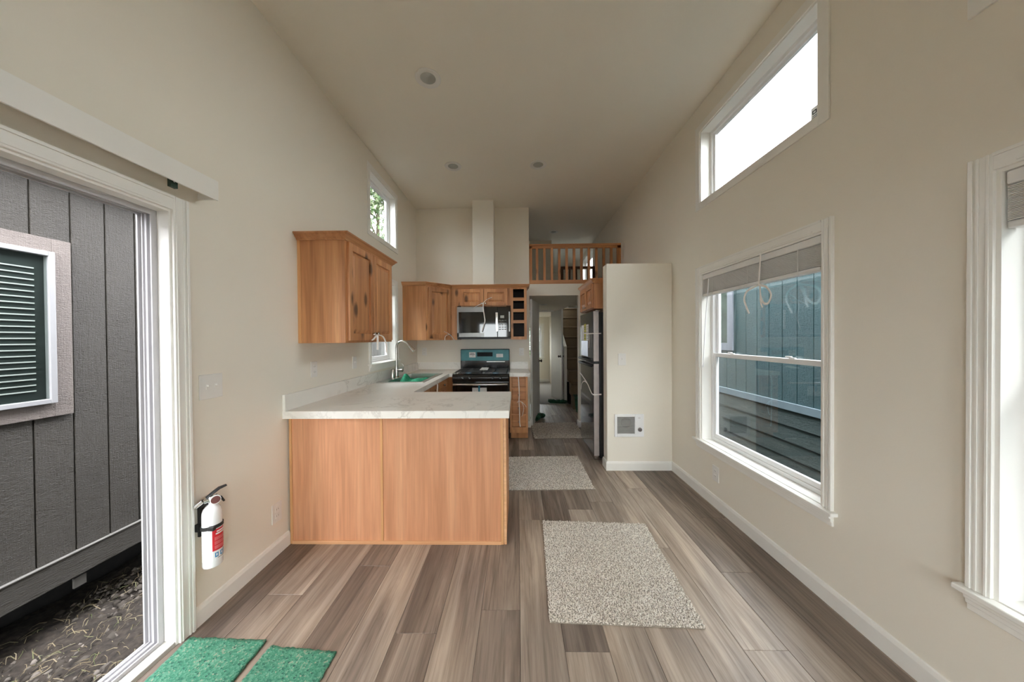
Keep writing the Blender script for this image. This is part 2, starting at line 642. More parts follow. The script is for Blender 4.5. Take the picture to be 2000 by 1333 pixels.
# ================================================================ THE SETTING
XL, XR, ZC = -1.568, 1.606, 3.41       # left wall, right wall, ceiling
YB = 4.93                              # kitchen back wall / loft edge
YFRONT = -1.55                         # wall behind the camera
YEND = 10.0                            # far end of the home
WT = 0.13                              # wall thickness
HX0, HX1, HZ = 0.187, 0.945, 2.045     # hall opening
LOFT = 2.15                            # loft floor level


def cells(a0, a1, z0, z1, ops):
    """rectangles left of a wall after cutting openings (a0,a1,z0,z1)"""
    cuts = sorted({a0, a1} | {o[0] for o in ops} | {o[1] for o in ops})
    cuts = [c for c in cuts if a0 - 1e-6 <= c <= a1 + 1e-6]
    out = []
    for p, q in zip(cuts[:-1], cuts[1:]):
        hol = sorted((o[2], o[3]) for o in ops if o[0] <= p + 1e-6 and o[1] >= q - 1e-6)
        z = z0
        for h0, h1 in hol:
            if h0 > z + 1e-6:
                out.append((p, q, z, h0))
            z = max(z, h1)
        if z < z1 - 1e-6:
            out.append((p, q, z, z1))
    return out


def wall_x(name, x0, x1, y0, y1, z0, z1, ops, mat, label):
    m = MB()
    for a, b, c, d in cells(y0, y1, z0, z1, ops):
        m.box(x0, x1, a, b, c, d)
    o = m.build(name, mat, loc=(x0, y0, z0))
    return tag(o, label, kind='structure')


def wall_y(name, y0, y1, x0, x1, z0, z1, ops, mat, label):
    m = MB()
    for a, b, c, d in cells(x0, x1, z0, z1, ops):
        m.box(a, b, y0, y1, c, d)
    o = m.build(name, mat, loc=(x0, y0, z0))
    return tag(o, label, kind='structure')


# openings: (y0, y1, z0, z1)
DOOR = (-0.42, 1.417, 0.0, 1.985)
SINKWIN = (3.36, 4.06, 1.125, 2.085)
CLR_L = (3.372, 4.10, 2.555, 3.21)
WIN_R = (1.695, 2.805, 0.495, 1.94)
WIN_N = (-0.015, 1.094, 0.495, 1.94)
CLR_R = (1.718, 2.815, 2.56, 3.175)
CLR_N = (0.50, 1.102, 2.56, 3.175)
LOFTWIN = (6.75, 7.85, 2.45, 3.26)
FW1 = (-1.35, -0.30, 0.45, 1.94)
FW_ADDED = (0.30, 1.35, 0.45, 1.94)  # unseen window, added to light the surfaces that face the camera
BEDWIN = (-0.30, 0.77, 0.78, 1.78)

wall_left = wall_x('wall_left', XL - WT, XL, YFRONT, YEND, -0.02, ZC, [DOOR, SINKWIN, CLR_L], M_wall,
                   'off-white left wall with the sliding door and sink window')
wall_right = wall_x('wall_right', XR, XR + WT, YFRONT, YEND, -0.02, ZC, [WIN_R, WIN_N, CLR_R, CLR_N, LOFTWIN], M_wall,
                    'off-white right wall holding the tall windows')
wall_front = wall_y('wall_front', YFRONT - WT, YFRONT, XL - WT, XR + WT, -0.02, ZC, [FW1, FW_ADDED], M_wall,
                    'off-white end wall behind the viewer with windows')
wall_x('wall_left_added_cladding', XL - WT - 0.015, XL - WT - 0.001, YFRONT, YEND, -0.30, ZC + 0.1, [DOOR, SINKWIN, CLR_L], M_clad,
       'unseen dark outer siding of the left wall, added to cut bounced light')
wall_x('wall_right_added_cladding', XR + WT + 0.001, XR + WT + 0.015, YFRONT, YEND, -0.30, ZC + 0.1, [WIN_R, WIN_N, CLR_R, CLR_N, LOFTWIN], M_clad,
       'unseen dark outer siding of the right wall, added to cut bounced light')
wall_kitchen = wall_y('wall_kitchen', YB, YB + 0.10, XL, HX0, 0, ZC, [], M_wall,
                      'off-white kitchen wall behind the stove')
wall_header = wall_y('wall_hall_opening', YB, YB + 0.10, HX0, XR, 0, 2.225, [(HX0, HX1, 0, HZ)], M_wall,
                     'off-white wall around the hall opening below the loft railing')
m = MB()
m.box(XL - WT, XR + WT, YFRONT - WT, YEND + WT, ZC, ZC + 0.12)
ceiling = tag(m.build('ceiling', M_ceil, loc=(0, 0, ZC)), 'high off-white ceiling with recessed lamps', kind='structure')

# fridge partition
m = MB()
m.box(0.928, XR, 3.325, 3.46, 0, 2.158)
wall_part = tag(m.build('wall_partition', M_wall, bevel=0.008), 'short off-white partition wall beside the fridge', kind='structure')
# chase above the microwave
m = MB()
m.box(-0.648, -0.338, 4.64, YB, 2.17, ZC)
wall_chase = tag(m.build('wall_chase', M_wall, bevel=0.003), 'narrow boxed vent chase rising above the microwave', kind='structure')

# ---- hall, stairs and bedroom shell
wall_x('wall_hall_left', HX0 - 0.08, HX0, YB + 0.10, 7.55, 0, 2.05, [], M_wall, 'left wall of the dim hallway')
m = MB()
m.box(HX0 - 0.08, XR, YB + 0.10, 6.52, HZ, 2.13)
m.box(HX0 - 0.08, 1.06, 6.52, YEND, HZ, 2.13)
tag(m.build('ceiling_hall', M_ceil, loc=(0.2, YB, HZ)), 'low hallway ceiling under the loft', kind='structure')
m = MB()
m.box(XL, XR, YB + 0.10, 6.52, 2.13, LOFT)
m.box(XL, 1.06, 6.52, YEND, 2.13, LOFT)
m.box(1.06, XR, 8.05, YEND, 2.13, LOFT)
tag(m.build('floor_loft', M_bedcarpet, loc=(0.2, YB, 2.13)), 'carpeted loft floor above the hallway', kind='structure')
wall_y('wall_bedroom', 7.55, 7.63, HX0 - 0.08, 1.0, 0, HZ, [(HX0, 0.80, 0, 2.0)], M_wall,
       'wall with the bedroom doorway at the end of the hall')
# stair side wall with a sloped front
m = MB()
m.prism([(6.86, 0), (YEND, 0), (YEND, HZ), (7.40, HZ), (7.40, 1.47), (6.86, 1.20)], 'x', 1.0, 1.06)
tag(m.build('wall_stair', M_wall), 'half wall with a slanted end beside the carpeted stairs', kind='structure')
wall_y('wall_end', YEND, YEND + WT, XL - WT, XR + WT, 0, ZC, [BEDWIN], M_wall, 'far bedroom wall with a bright window')
wall_x('wall_bedroom_left', -0.55, -0.47, 7.63, YEND, 0, HZ, [], M_wall, 'left wall of the far bedroom')
wall_y('wall_loft', 6.62, 6.70, HX0, 0.72, LOFT, ZC, [], M_wall, 'pale partition standing in the loft')

# ---- floor: dark bed with single planks
m = MB()
m.box(XL - WT, XR + WT, YFRONT - WT, 6.64, -0.03, -0.0045)
floor = tag(m.build('floor', M_seam, loc=(0, 0, 0)), 'grey-brown wood plank floor', kind='structure')
PW, PE0, PL = 0.1975, 0.003, 1.515
JOINT = {0: 2.415, 1: 1.397, 3: 2.682, 4: 2.095, 5: 1.411, 6: 1.879, 7: 2.448, -1: 1.609, -3: 1.477, -5: 1.918,
         -7: 1.697, 2: 1.05, -2: 2.62, -4: 2.45, -6: 2.32, -8: 2.25, 8: 1.0}
SHADE = {}
pm_cache = {}


def plank_mesh(wd, ln):
    key = (round(wd, 3), round(ln, 3))
    if key not in pm_cache:
        g = 0.0006
        c = 0.0012
        a, b = wd / 2 - g, ln / 2 - g
        vs = [(-a, -b, -0.0045), (a, -b, -0.0045), (a, b, -0.0045), (-a, b, -0.0045),
              (-a, -b, -c), (a, -b, -c), (a, b, -c), (-a, b, -c),
              (-a + c, -b + c, 0), (a - c, -b + c, 0), (a - c, b - c, 0), (-a + c, b - c, 0)]
        fs = [(0, 1, 5, 4), (1, 2, 6, 5), (2, 3, 7, 6), (3, 0, 4, 7), (4, 5, 9, 8), (5, 6, 10, 9), (6, 7, 11, 10), (7, 4, 8, 11), (8, 9, 10, 11)]
        me = bpy.data.meshes.new('plank')
        me.from_pydata(vs, [], fs)
        me.materials.append(M_plank)
        pm_cache[key] = me
    return pm_cache[key]


for k in range(-8, 9):
    xa, xb = max(XL, PE0 + PW * k), min(XR, PE0 + PW * (k + 1))
    if xb - xa < 0.01:
        continue
    y = JOINT[k] - PL * 5
    while y < 6.64:
        ya, yb = max(YFRONT, y), min(6.64, y + PL)
        if yb - ya > 0.01:
            o = bpy.data.objects.new('plank', plank_mesh(xb - xa, yb - ya))
            COL.objects.link(o)
            o.parent = floor
            o.location = ((xa + xb) / 2, (ya + yb) / 2, 0)
        y += PL
m = MB()
m.box(-0.55, 1.06, 6.64, YEND, -0.03, 0.006)
tag(m.build('floor_bedroom', M_bedcarpet, loc=(0, 7, 0)), 'pale grey carpet in the far bedroom', kind='structure')
m = MB()
m.box(1.06, XR, 6.64, YEND, -0.03, 0.0)
tag(m.build('floor_under_stairs', M_seam, loc=(1.3, 7, 0)), 'floor strip beneath the stairs', kind='structure')

# ---- baseboards
BPROF = [(0, 0), (0.013, 0), (0.013, 0.075), (0.008, 0.092), (0, 0.095)]


def baseboard(name, path, label, side=1):
    o = MB().sweep(path, BPROF, side).build(name, M_trim)
    return tag(o, label, kind='structure')


baseboard('baseboard_left', [(XL, 2.12), (XL, 1.483)], 'white baseboard below the fire extinguisher', 1)
baseboard('baseboard_right', [(XR, YFRONT), (XR, 3.325)], 'white baseboard along the right wall', 1)
baseboard('baseboard_partition', [(XR - 0.013, 3.325), (0.928, 3.325), (0.928, 3.46)], 'white baseboard around the partition end', 1)
baseboard('baseboard_hall_left', [(HX0 - 0.04, YB), (HX0, YB), (HX0, YB + 0.10), (HX0, 7.5)], 'white baseboard at the hall opening beside the drawers', -1)
baseboard('baseboard_hall_right', [(HX1, YB + 0.10), (HX1, YB), (1.25, YB)], 'white baseboard at the hall opening beside the fridge', -1)
baseboard('baseboard_front', [(XL, YFRONT), (XR, YFRONT)], 'white baseboard on the wall behind the viewer', 1)
baseboard('baseboard_bedroom', [(HX1 + 0.05, YEND), (-0.47, YEND)], 'white baseboard on the far bedroom wall', 1)


# ---- windows
class Fr:
    """maps (along, depth outward, z) to world for a wall facing into the room"""
    def __init__(self, axis, face, s):
        self.axis, self.face, self.s = axis, face, s

    def box(self, m, a0, a1, d0, d1, z0, z1):
        p, q = self.face + self.s * d0, self.face + self.s * d1
        if self.axis == 'x':
            m.box(p, q, a0, a1, z0, z1)
        else:
            m.box(a0, a1, p, q, z0, z1)

    def pt(self, a, d, z):
        p = self.face + self.s * d
        return (p, a, z) if self.axis == 'x' else (a, p, z)


def ring(fr, m, a0, a1, z0, z1, w_, d0, d1, wb=None):
    wb = w_ if wb is None else wb
    fr.box(m, a0, a0 + w_, d0, d1, z0, z1)
    fr.box(m, a1 - w_, a1, d0, d1, z0, z1)
    fr.box(m, a0 + w_, a1 - w_, d0, d1, z1 - w_, z1)
    fr.box(m, a0 + w_, a1 - w_, d0, d1, z0, z0 + wb)


def casing_piece(fr, a0, a1, z0, z1, parent, upright, outer):
    """moulded board: flat field with a proud outer back-band and a small inner bead"""
    m = MB()
    fr.box(m, a0, a1, -0.013, 0, z0, z1)
    if upright:
        w_ = a1 - a0
        o0, o1 = (a0, a0 + 0.012) if outer < 0 else (a1 - 0.012, a1)
        i0, i1 = (a1 - 0.016, a1 - 0.008) if outer < 0 else (a0 + 0.008, a0 + 0.016)
        c0, c1 = (a0 + 0.018, a0 + 0.026) if outer < 0 else (a1 - 0.026, a1 - 0.018)
        fr.box(m, o0, o1, -0.019, -0.013, z0, z1)
        fr.box(m, i0, i1, -0.0165, -0.013, z0, z1)
        fr.box(m, c0, c1, -0.0165, -0.013, z0, z1)
    else:
        zz = (z1 - 0.012, z1) if outer > 0 else (z0, z0 + 0.012)
        fr.box(m, a0, a1, -0.019, -0.013, *zz)
        zz = (z0 + 0.008, z0 + 0.016) if outer > 0 else (z1 - 0.016, z1 - 0.008)
        fr.box(m, a0 + 0.05, a1 - 0.05, -0.0165, -0.013, *zz)
    return m.build('casing', M_trim, parent, bevel=0.0015)


def window(name, fr, op, label, stool=True, hung=True, flat=False, cw=0.058, bare=False):
    a0, a1, z0, z1 = op
    base = fr.pt((a0 + a1) / 2, 0, z0)
    W = thing(name, label, None, base, kind='structure')
    if flat:      # plain flat boards on all four sides
        for q in ((a0 - cw, a0, z0 - cw, z1 + cw), (a1, a1 + cw, z0 - cw, z1 + cw), (a0, a1, z1, z1 + cw), (a0, a1, z0 - cw, z0)):
            m = MB()
            fr.box(m, q[0], q[1], -0.010, 0, q[2], q[3])
            m.build('casing', M_trim, W, bevel=0.0015)
    else:
        casing_piece(fr, a0 - cw, a0, z0, z1 + cw, W, True, -1)
        casing_piece(fr, a1, a1 + cw, z0, z1 + cw, W, True, 1)
        casing_piece(fr, a0, a1, z1, z1 + cw, W, False, 1)
    if stool:
        m = MB()
        fr.box(m, a0 - cw - 0.022, a1 + cw + 0.022, -0.040, 0, z0 - 0.020, z0)
        fr.box(m, a0, a1, 0, 0.07, z0 - 0.020, z0)
        m.build('stool', M_trim, W, bevel=0.004)
        m = MB()
        for (d, za, zb) in ((-0.026, z0 - 0.038, z0 - 0.020), (-0.019, z0 - 0.056, z0 - 0.038), (-0.012, z0 - 0.080, z0 - 0.056)):
            fr.box(m, a0 - cw, a1 + cw, d, 0, za, zb)
        m.build('apron', M_trim, W, bevel=0.003)
    # jamb boards
    for q in ((a0, a0 + 0.012, z0, z1), (a1 - 0.012, a1, z0, z1), (a0 + 0.012, a1 - 0.012, z1 - 0.012, z1), (a0 + 0.012, a1 - 0.012, z0, z0 + 0.004)):
        m = MB()
        fr.box(m, q[0], q[1], -0.002, WT, q[2], q[3])
        m.build('jamb', M_trim, W)
    i0, i1, j0, j1 = a0 + 0.012, a1 - 0.012, z0 + 0.004, z1 - 0.012
    m = MB()
    ring(fr, m, i0, i1, j0, j1, 0.028, 0.078, 0.128)
    m.build('frame', M_vinyl, W, bevel=0.002)
    i0, i1, j0, j1 = i0 + 0.028, i1 - 0.028, j0 + 0.028, j1 - 0.028

    def sash(a, b, c, d, dd, rail=0.032, nm='sash'):
        m = MB()
        ring(fr, m, a, b, c, d, rail, dd, dd + 0.022)
        s = m.build(nm, M_vinyl, W, bevel=0.002)
        m = MB()
        fr.box(m, a + rail, b - rail, dd + 0.009, dd + 0.013, c + rail, d - rail)
        m.build('pane', M_glass, s)
        return s
    if hung:
        zm = j0 + (j1 - j0) * 0.515
        s1 = sash(i0, i1, j0, zm + 0.016, 0.082)
        sash(i0, i1, zm - 0.016, j1, 0.105)
        for t in (0.25, 0.78):
            c = i0 + (i1 - i0) * t
            m = MB()
            fr.box(m, c - 0.022, c + 0.022, 0.086, 0.100, zm + 0.016, zm + 0.024)
            fr.box(m, c - 0.004, c + 0.034, 0.074, 0.092, zm + 0.024, zm + 0.031)
            m.build('sash_lock', M_vinyl, s1, bevel=0.003)
    else:
        sash(i0, i1, j0, j1, 0.092, 0.022)
    return W


FL, FRt = Fr('x', XL, -1), Fr('x', XR, 1)
FF, FE = Fr('y', YFRONT, -1), Fr('y', YEND, 1)
window('window_1', FRt, WIN_R, 'tall white double-hung window facing the green siding')
window('window_2', FRt, WIN_N, 'white double-hung window cut by the right edge of the view')
win3 = window('window_3', FRt, CLR_R, 'large high window in the right wall showing white sky', stool=False, hung=False, flat=True)
window('window_4', FRt, CLR_N, 'high window at the top right corner of the view', stool=False, hung=False, flat=True)
window('window_5', FL, SINKWIN, 'small white window above the sink', cw=0.05)
window('window_6', FL, CLR_L, 'small high window in the left wall showing tree branches', stool=False, hung=False, flat=True, cw=0.055)
window('window_7', FRt, LOFTWIN, 'bright window lighting the loft', stool=False, hung=False, flat=True)
window('window_8', FF, FW1, 'left window in the wall behind the viewer')
window('window_added', FF, FW_ADDED, 'unseen right window behind the viewer, added for light')
window('window_9', FE, BEDWIN, 'bright window at the end of the far bedroom')
# small maker's sticker on the high right pane, lower near corner
m = MB()
m.box(XR + 0.099, XR + 0.1005, 1.802, 1.877, 2.625, 2.700)
st = m.build('sticker', M_paper, win3, label='small printed sticker on the pane')
m = MB()
for (a, b, c, d) in ((1.842, 1.867, 2.676, 2.681), (1.842, 1.867, 2.660, 2.664), (1.863, 1.867, 2.660, 2.681), (1.842, 1.846, 2.660, 2.681), (1.812, 1.867, 2.648, 2.651), (1.812, 1.867, 2.638, 2.641)):
    m.box(XR + 0.0975, XR + 0.099, a, b, c, d)
m.build('print', M_ink, st)

# ---- sliding patio door in the left wall
D = thing('door_1', 'white sliding patio door standing open in the left wall', None, (XL, 0.5, 0), kind='structure')
a0, a1, z0, z1 = DOOR
casing_piece(FL, a1, a1 + 0.065, 0, z1 + 0.062, D, True, 1)
casing_piece(FL, a0 - 0.065, a0, 0, z1 + 0.062, D, True, -1)
casing_piece(FL, a0, a1, z1, z1 + 0.062, D, False, 1)
m = MB()     # jamb liner
FL.box(m, a1 - 0.010, a1, -0.001, 0.053, 0, z1)
FL.box(m, a0, a0 + 0.010, -0.001, 0.053, 0, z1)
FL.box(m, a0 + 0.010, a1 - 0.010, -0.001, 0.053, z1 - 0.010, z1)
m.build('jamb', M_trim, D)
m = MB()     # vinyl frame: shallow base with three upright track fins
i0, i1, j1 = a0 + 0.010, a1 - 0.010, z1 - 0.010
ring(FL, m, i0, i1, 0.0, j1, 0.006, 0.053, 0.128, wb=0.020)
for d0, d1, wd_, wb_ in ((0.0532, 0.0600, 0.022, 0.034), (0.0790, 0.0850, 0.018, 0.030), (0.1060, 0.1110, 0.012, 0.028), (0.1200, 0.1278, 0.018, 0.024)):
    ring(FL, m, i0 + 0.001, i1 - 0.001, 0.001, j1 - 0.001, wd_, d0, d1, wb=wb_)
m.build('frame', M_vinyldoor, D, bevel=0.001)
m = MB()     # threshold board
FL.box(m, a0 + 0.010, a1 - 0.010, 0.001, 0.053, -0.004, 0.018)
m.build('threshold', plain('threshold_board', (0.50, 0.48, 0.44), 0.5), D, bevel=0.003)
# both glazed panels slid to the near end, leaving this side open
for (p, q, d) in ((a0 + 0.034, a0 + 0.93, 0.0615), (a0 + 0.034, a0 + 0.93, 0.0880)):
    m = MB()
    ring(FL, m, p, q, 0.036, z1 - 0.04, 0.050, d, d + 0.016, wb=0.060)
    s = m.build('door_panel', M_vinyldoor, D, bevel=0.002)
    m = MB()
    FL.box(m, p + 0.046, q - 0.046, d + 0.006, d + 0.010, 0.092, z1 - 0.086)
    m.build('pane', M_glass_clear, s)

# ---- interior doors standing open in the hall


def slab_door(name, hinge, latch, label, mat, knob_r=0.026, h=2.0):
    hv, lv = Vector((hinge[0], hinge[1], 0)), Vector((latch[0], latch[1], 0))
    u = (lv - hv).normalized()
    n = Vector((-u.y, u.x, 0))
    ln = (lv - hv).length
    M = Matrix(((u.x, n.x, 0, hv.x), (u.y, n.y, 0, hv.y), (0, 0, 1, 0), (0, 0, 0, 1)))
    Dn = thing(name, label, None, hinge + (0,), kind='structure')
    MB(M).box(0, ln, -0.0175, 0.0175, 0.012, h).build('door_panel', mat, Dn, bevel=0.002)
    for sgn in (-1, 1):
        k = MB(M)
        k.lathe([(0.030, 0.0175 * sgn), (0.030, 0.024 * sgn), (0.011, 0.026 * sgn), (0.011, 0.045 * sgn), (0.024, 0.052 * sgn), (knob_r, 0.064 * sgn), (0.020, 0.074 * sgn)],
                (ln - 0.065, 0, 0.985), 'y', 18)
        k.build('knob', M_bronze, Dn, smooth=True)
    return Dn


M_doorpaint = plain('door_paint', (0.70, 0.695, 0.66), 0.35, var=0.01)
M_doorgloss = plain('door_gloss_paint', (0.70, 0.71, 0.70), 0.06, var=0.01, coat=0.6)
slab_door('door_2', (0.215, 4.99), (0.372, 5.68), 'white hall door standing open beside the drawers', M_doorpaint)
slab_door('door_3', (0.81, 7.52), (0.962, 6.85), 'glossy white bedroom door standing open near the stairs', M_doorgloss)
m = MB()
m.box(HX0, 0.80, 7.50, 7.55, 2.0, 2.05)
m.box(0.80, 0.86, 7.53, 7.55, 0, 2.05)
tag(m.build('trim_1', M_trim, bevel=0.002), 'white casing over the bedroom doorway', kind='structure')

# ================================================================ KITCHEN
def frame_matrix(o, u, n):
    """local (a, c, b): a along u, c outward along n, b up"""
    return Matrix(((u[0], n[0], 0, o[0]), (u[1], n[1], 0, o[1]), (0, 0, 1, o[2]), (0, 0, 0, 1)))


def knob_at(M, a, c, b, parent, mat=None, r=0.014):
    k = MB(M)
    k.lathe([(0.007, c), (0.007, c + 0.012), (r, c + 0.018), (r, c + 0.024), (r * 0.7, c + 0.029), (0.001, c + 0.030)], (a, 0, b), 'y', 14)
    return k.build('knob', mat or M_nickel, parent, smooth=True)


def cab_door(parent, o, u, n, wd, h, knob=None, stile=0.052, rail=0.055, name='door'):
    M = frame_matrix(o, u, n)
    m = MB(M)
    m.box(0, stile, 0, 0.020, 0, h)
    m.box(wd - stile, wd, 0, 0.020, 0, h)
    m.box(stile, wd - stile, 0, 0.020, h - rail, h)
    m.box(stile, wd - stile, 0, 0.020, 0, rail)
    d = m.build(name, M_aldz, parent, bevel=0.003)
    m = MB(M)
    m.box(stile - 0.004, wd - stile + 0.004, 0.001, 0.005, rail - 0.004, h - rail + 0.004)
    m.frustum(stile + 0.007, wd - stile - 0.007, 0.005, 0.016, rail + 0.007, h - rail - 0.007, 0.024, '+y')
    m.build('panel', M_aldz, d)
    if knob:
        knob_at(M, knob[0], 0.020, knob[1], d)
    return d


CROWN = [(0.0, 0.0), (0.010, 0.0), (0.014, 0.010), (0.024, 0.018), (0.036, 0.034), (0.046, 0.040), (0.046, 0.050), (0.0, 0.050)]


def crown(parent, path, z, side, mat):
    return MB().sweep(path, [(a, b + z) for a, b in CROWN], side).build('crown_molding', mat, parent)


# ---- upper cabinet over the peninsula (left wall)
C = thing('wall_cabinet', 'knotty alder wall cabinet with two doors hanging over the peninsula counter', 'cabinet', (-1.4, 2.66, 1.365))
MB().box(XL, -1.247, 2.247, 3.072, 1.365, 2.112).build('body', M_lamz, C)
MB().box(XL, -1.547, 2.243, 2.247, 1.365, 2.105).build('scribe_trim', M_batten, C)
m = MB()
m.box(-1.252, -1.227, 2.245, 2.290, 1.365, 2.112)
m.box(-1.252, -1.227, 3.030, 3.074, 1.365, 2.112)
m.box(-1.252, -1.227, 2.290, 3.030, 2.085, 2.112)
m.box(-1.252, -1.227, 2.290, 3.030, 1.365, 1.395)
m.box(-1.252, -1.229, 2.640, 2.680, 1.395, 2.085)
m.build('face_frame', M_aldz, C)
cab_door(C, (-1.227, 2.272, 1.380), (0, 1, 0), (1, 0, 0), 0.384, 0.715, (0.356, 0.055))
cab_door(C, (-1.227, 2.664, 1.380), (0, 1, 0), (1, 0, 0), 0.384, 0.715, (0.028, 0.055))
crown(C, [(XL, 2.245), (-1.227, 2.245), (-1.227, 3.074), (XL, 3.074)], 2.100, -1, M_aldy)

# ---- diagonal corner cabinet
A, B = Vector((-1.252, 4.32, 0)), Vector((-0.957, 4.615, 0))
du = (B - A).normalized()
dn = Vector((du.y, -du.x, 0))
C = thing('corner_cabinet', 'alder corner wall cabinet with one slanted door beside the microwave', 'cabinet', (-1.3, 4.65, 1.37))
m = MB()
m.prism([(XL, YB), (XL, 4.32), (A.x, A.y), (B.x, B.y), (B.x, YB)], 'z', 1.37, 2.122)
m.build('body', M_lamz, C)
M = frame_matrix((A.x, A.y, 1.37), du, dn)
ln = (B - A).length
m = MB(M)
m.box(0, 0.036, 0, 0.004, 0, 0.752)
m.box(ln - 0.036, ln, 0, 0.004, 0, 0.752)
m.box(0.036, ln - 0.036, 0, 0.004, 0.725, 0.752)
m.box(0.036, ln - 0.036, 0, 0.004, 0, 0.022)
m.build('face_frame', M_aldz, C)
o = A + dn * 0.004 + du * 0.034
cab_door(C, (o.x, o.y, 1.392), du, dn, ln - 0.064, 0.705, (ln - 0.064 - 0.028, 0.048))
crown(C, [(XL, 4.318), (A.x - 0.001, 4.318), (B.x, B.y - 0.001)], 2.115, -1, M_aldx)

# ---- cabinet over the microwave
C = thing('over_range_cabinet', 'short alder cabinet with two small doors above the microwave', 'cabinet', (-0.52, 4.77, 1.85))
MB().box(-0.957, -0.097, 4.62, YB, 1.862, 2.122).build('body', M_lamz, C)
MB().box(-0.957, -0.870, 4.602, 4.90, 1.37, 1.862).build('filler_panel', M_aldz, C)
m = MB()
m.box(-0.957, -0.820, 4.600, 4.62, 1.862, 2.122)
m.box(-0.160, -0.097, 4.600, 4.62, 1.862, 2.122)
m.box(-0.820, -0.160, 4.600, 4.62, 2.100, 2.122)
m.box(-0.820, -0.160, 4.600, 4.62, 1.847, 1.875)
m.build('face_frame', M_aldz, C)
cab_door(C, (-0.832, 4.600, 1.862), (1, 0, 0), (0, -1, 0), 0.342, 0.243, (0.318, 0.032), 0.050, 0.052)
cab_door(C, (-0.484, 4.600, 1.862), (1, 0, 0), (0, -1, 0), 0.342, 0.243, (0.024, 0.032), 0.050, 0.052)
crown(C, [(-0.940, 4.600), (-0.097, 4.600)], 2.115, -1, M_aldx)

# ---- open wine rack column
C = thing('wine_rack', 'narrow alder column of four open dark cubbies beside the microwave', 'wine rack', (0.02, 4.77, 1.37))
m = MB()
m.box(-0.096, -0.078, 4.602, YB, 1.37, 2.122)
m.box(0.118, 0.136, 4.602, YB, 1.37, 2.122)
m.box(-0.078, 0.118, 4.602, YB, 2.104, 2.122)
m.box(-0.078, 0.118, 4.602, YB, 1.37, 1.390)
m.build('body', M_lamz, C)
m = MB()
m.box(-0.096, -0.060, 4.598, 4.604, 1.37, 2.122)
m.box(0.098, 0.136, 4.598, 4.604, 1.37, 2.122)
m.box(-0.060, 0.098, 4.598, 4.604, 2.098, 2.122)
m.box(-0.060, 0.098, 4.598, 4.604, 1.37, 1.412)
m.build('face_frame', M_aldz, C)
for z in (1.606, 1.768, 1.932):
    MB().box(-0.078, 0.118, 4.600, 4.89, z, z + 0.044).build('shelf', M_aldx, C)
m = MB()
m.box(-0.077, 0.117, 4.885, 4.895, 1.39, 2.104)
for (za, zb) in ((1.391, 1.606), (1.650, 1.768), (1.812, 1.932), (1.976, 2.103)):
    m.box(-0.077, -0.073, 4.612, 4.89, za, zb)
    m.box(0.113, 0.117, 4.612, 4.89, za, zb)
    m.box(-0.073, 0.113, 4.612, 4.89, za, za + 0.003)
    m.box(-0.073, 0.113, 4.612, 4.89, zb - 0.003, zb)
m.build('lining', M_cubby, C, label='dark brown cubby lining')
crown(C, [(-0.096, 4.598), (0.136, 4.598), (0.136, YB)], 2.115, -1, M_aldx)

# ---- cabinet above the fridge
C = thing('fridge_cabinet', 'alder cabinet with knotty doors above the dark fridge', 'cabinet', (1.12, 3.93, 1.72))
MB().box(0.868, 1.45, 3.58, 4.28, 1.715, 2.012).build('body', M_lamz, C)
m = MB()
m.box(0.860, 0.868, 3.58, 3.61, 1.715, 2.012)
m.box(0.860, 0.868, 4.25, 4.28, 1.715, 2.012)
m.box(0.860, 0.868, 3.61, 4.25, 1.990, 2.012)
m.box(0.860, 0.868, 3.61, 4.25, 1.715, 1.735)
m.build('face_frame', M_aldz, C)
cab_door(C, (0.860, 3.928, 1.725), (0, -1, 0), (-1, 0, 0), 0.332, 0.272, (0.03, 0.03), 0.05, 0.05)
cab_door(C, (0.860, 4.268, 1.725), (0, -1, 0), (-1, 0, 0), 0.332, 0.272, (0.30, 0.03), 0.05, 0.05)
crown(C, [(1.45, 3.58), (0.860, 3.58), (0.860, 4.28)], 2.000, 1, M_aldy)

# ---- peninsula base
C = thing('peninsula_cabinet', 'peninsula base clad in peach-brown wood panels with pale battens', 'cabinet', (-0.82, 2.45, 0))
MB().box(XL + 0.016, -0.102, 2.140, 2.760, 0.09, 0.864).build('body', M_lamz, C)
MB().box(XL + 0.016, -0.102, 2.140, 2.690, 0, 0.09).build('plinth', M_lamz, C)
MB().box(-1.545, -0.930, 2.128, 2.140, 0.0, 0.864).build('back_panel', M_panel, C)
MB().box(-0.922, -0.118, 2.128, 2.140, 0.0, 0.864).build('back_panel', M_panel, C)
MB().box(-1.556, -1.540, 2.122, 2.140, 0.0, 0.864).build('batten', M_batten, C)
MB().box(-0.934, -0.918, 2.122, 2.136, 0.022, 0.864).build('batten', M_batten, C)
MB().box(-0.120, -0.102, 2.122, 2.140, 0.0, 0.864).build('batten', M_batten, C)
MB().box(-0.100, -0.082, 2.124, 2.140, 0.0, 0.864).build('batten', M_battx, C)
MB().box(-1.541, -0.1195, 2.119, 2.128, 0.0, 0.022).build('batten', M_battx, C)
MB().box(-0.102, -0.084, 2.140, 2.760, 0.0, 0.864).build('end_panel', M_lamz, C)
for i in range(3):
    cab_door(C, (-0.125 - i * 0.265, 2.760, 0.115), (-1, 0, 0), (0, 1, 0), 0.255, 0.73, (0.03, 0.68))

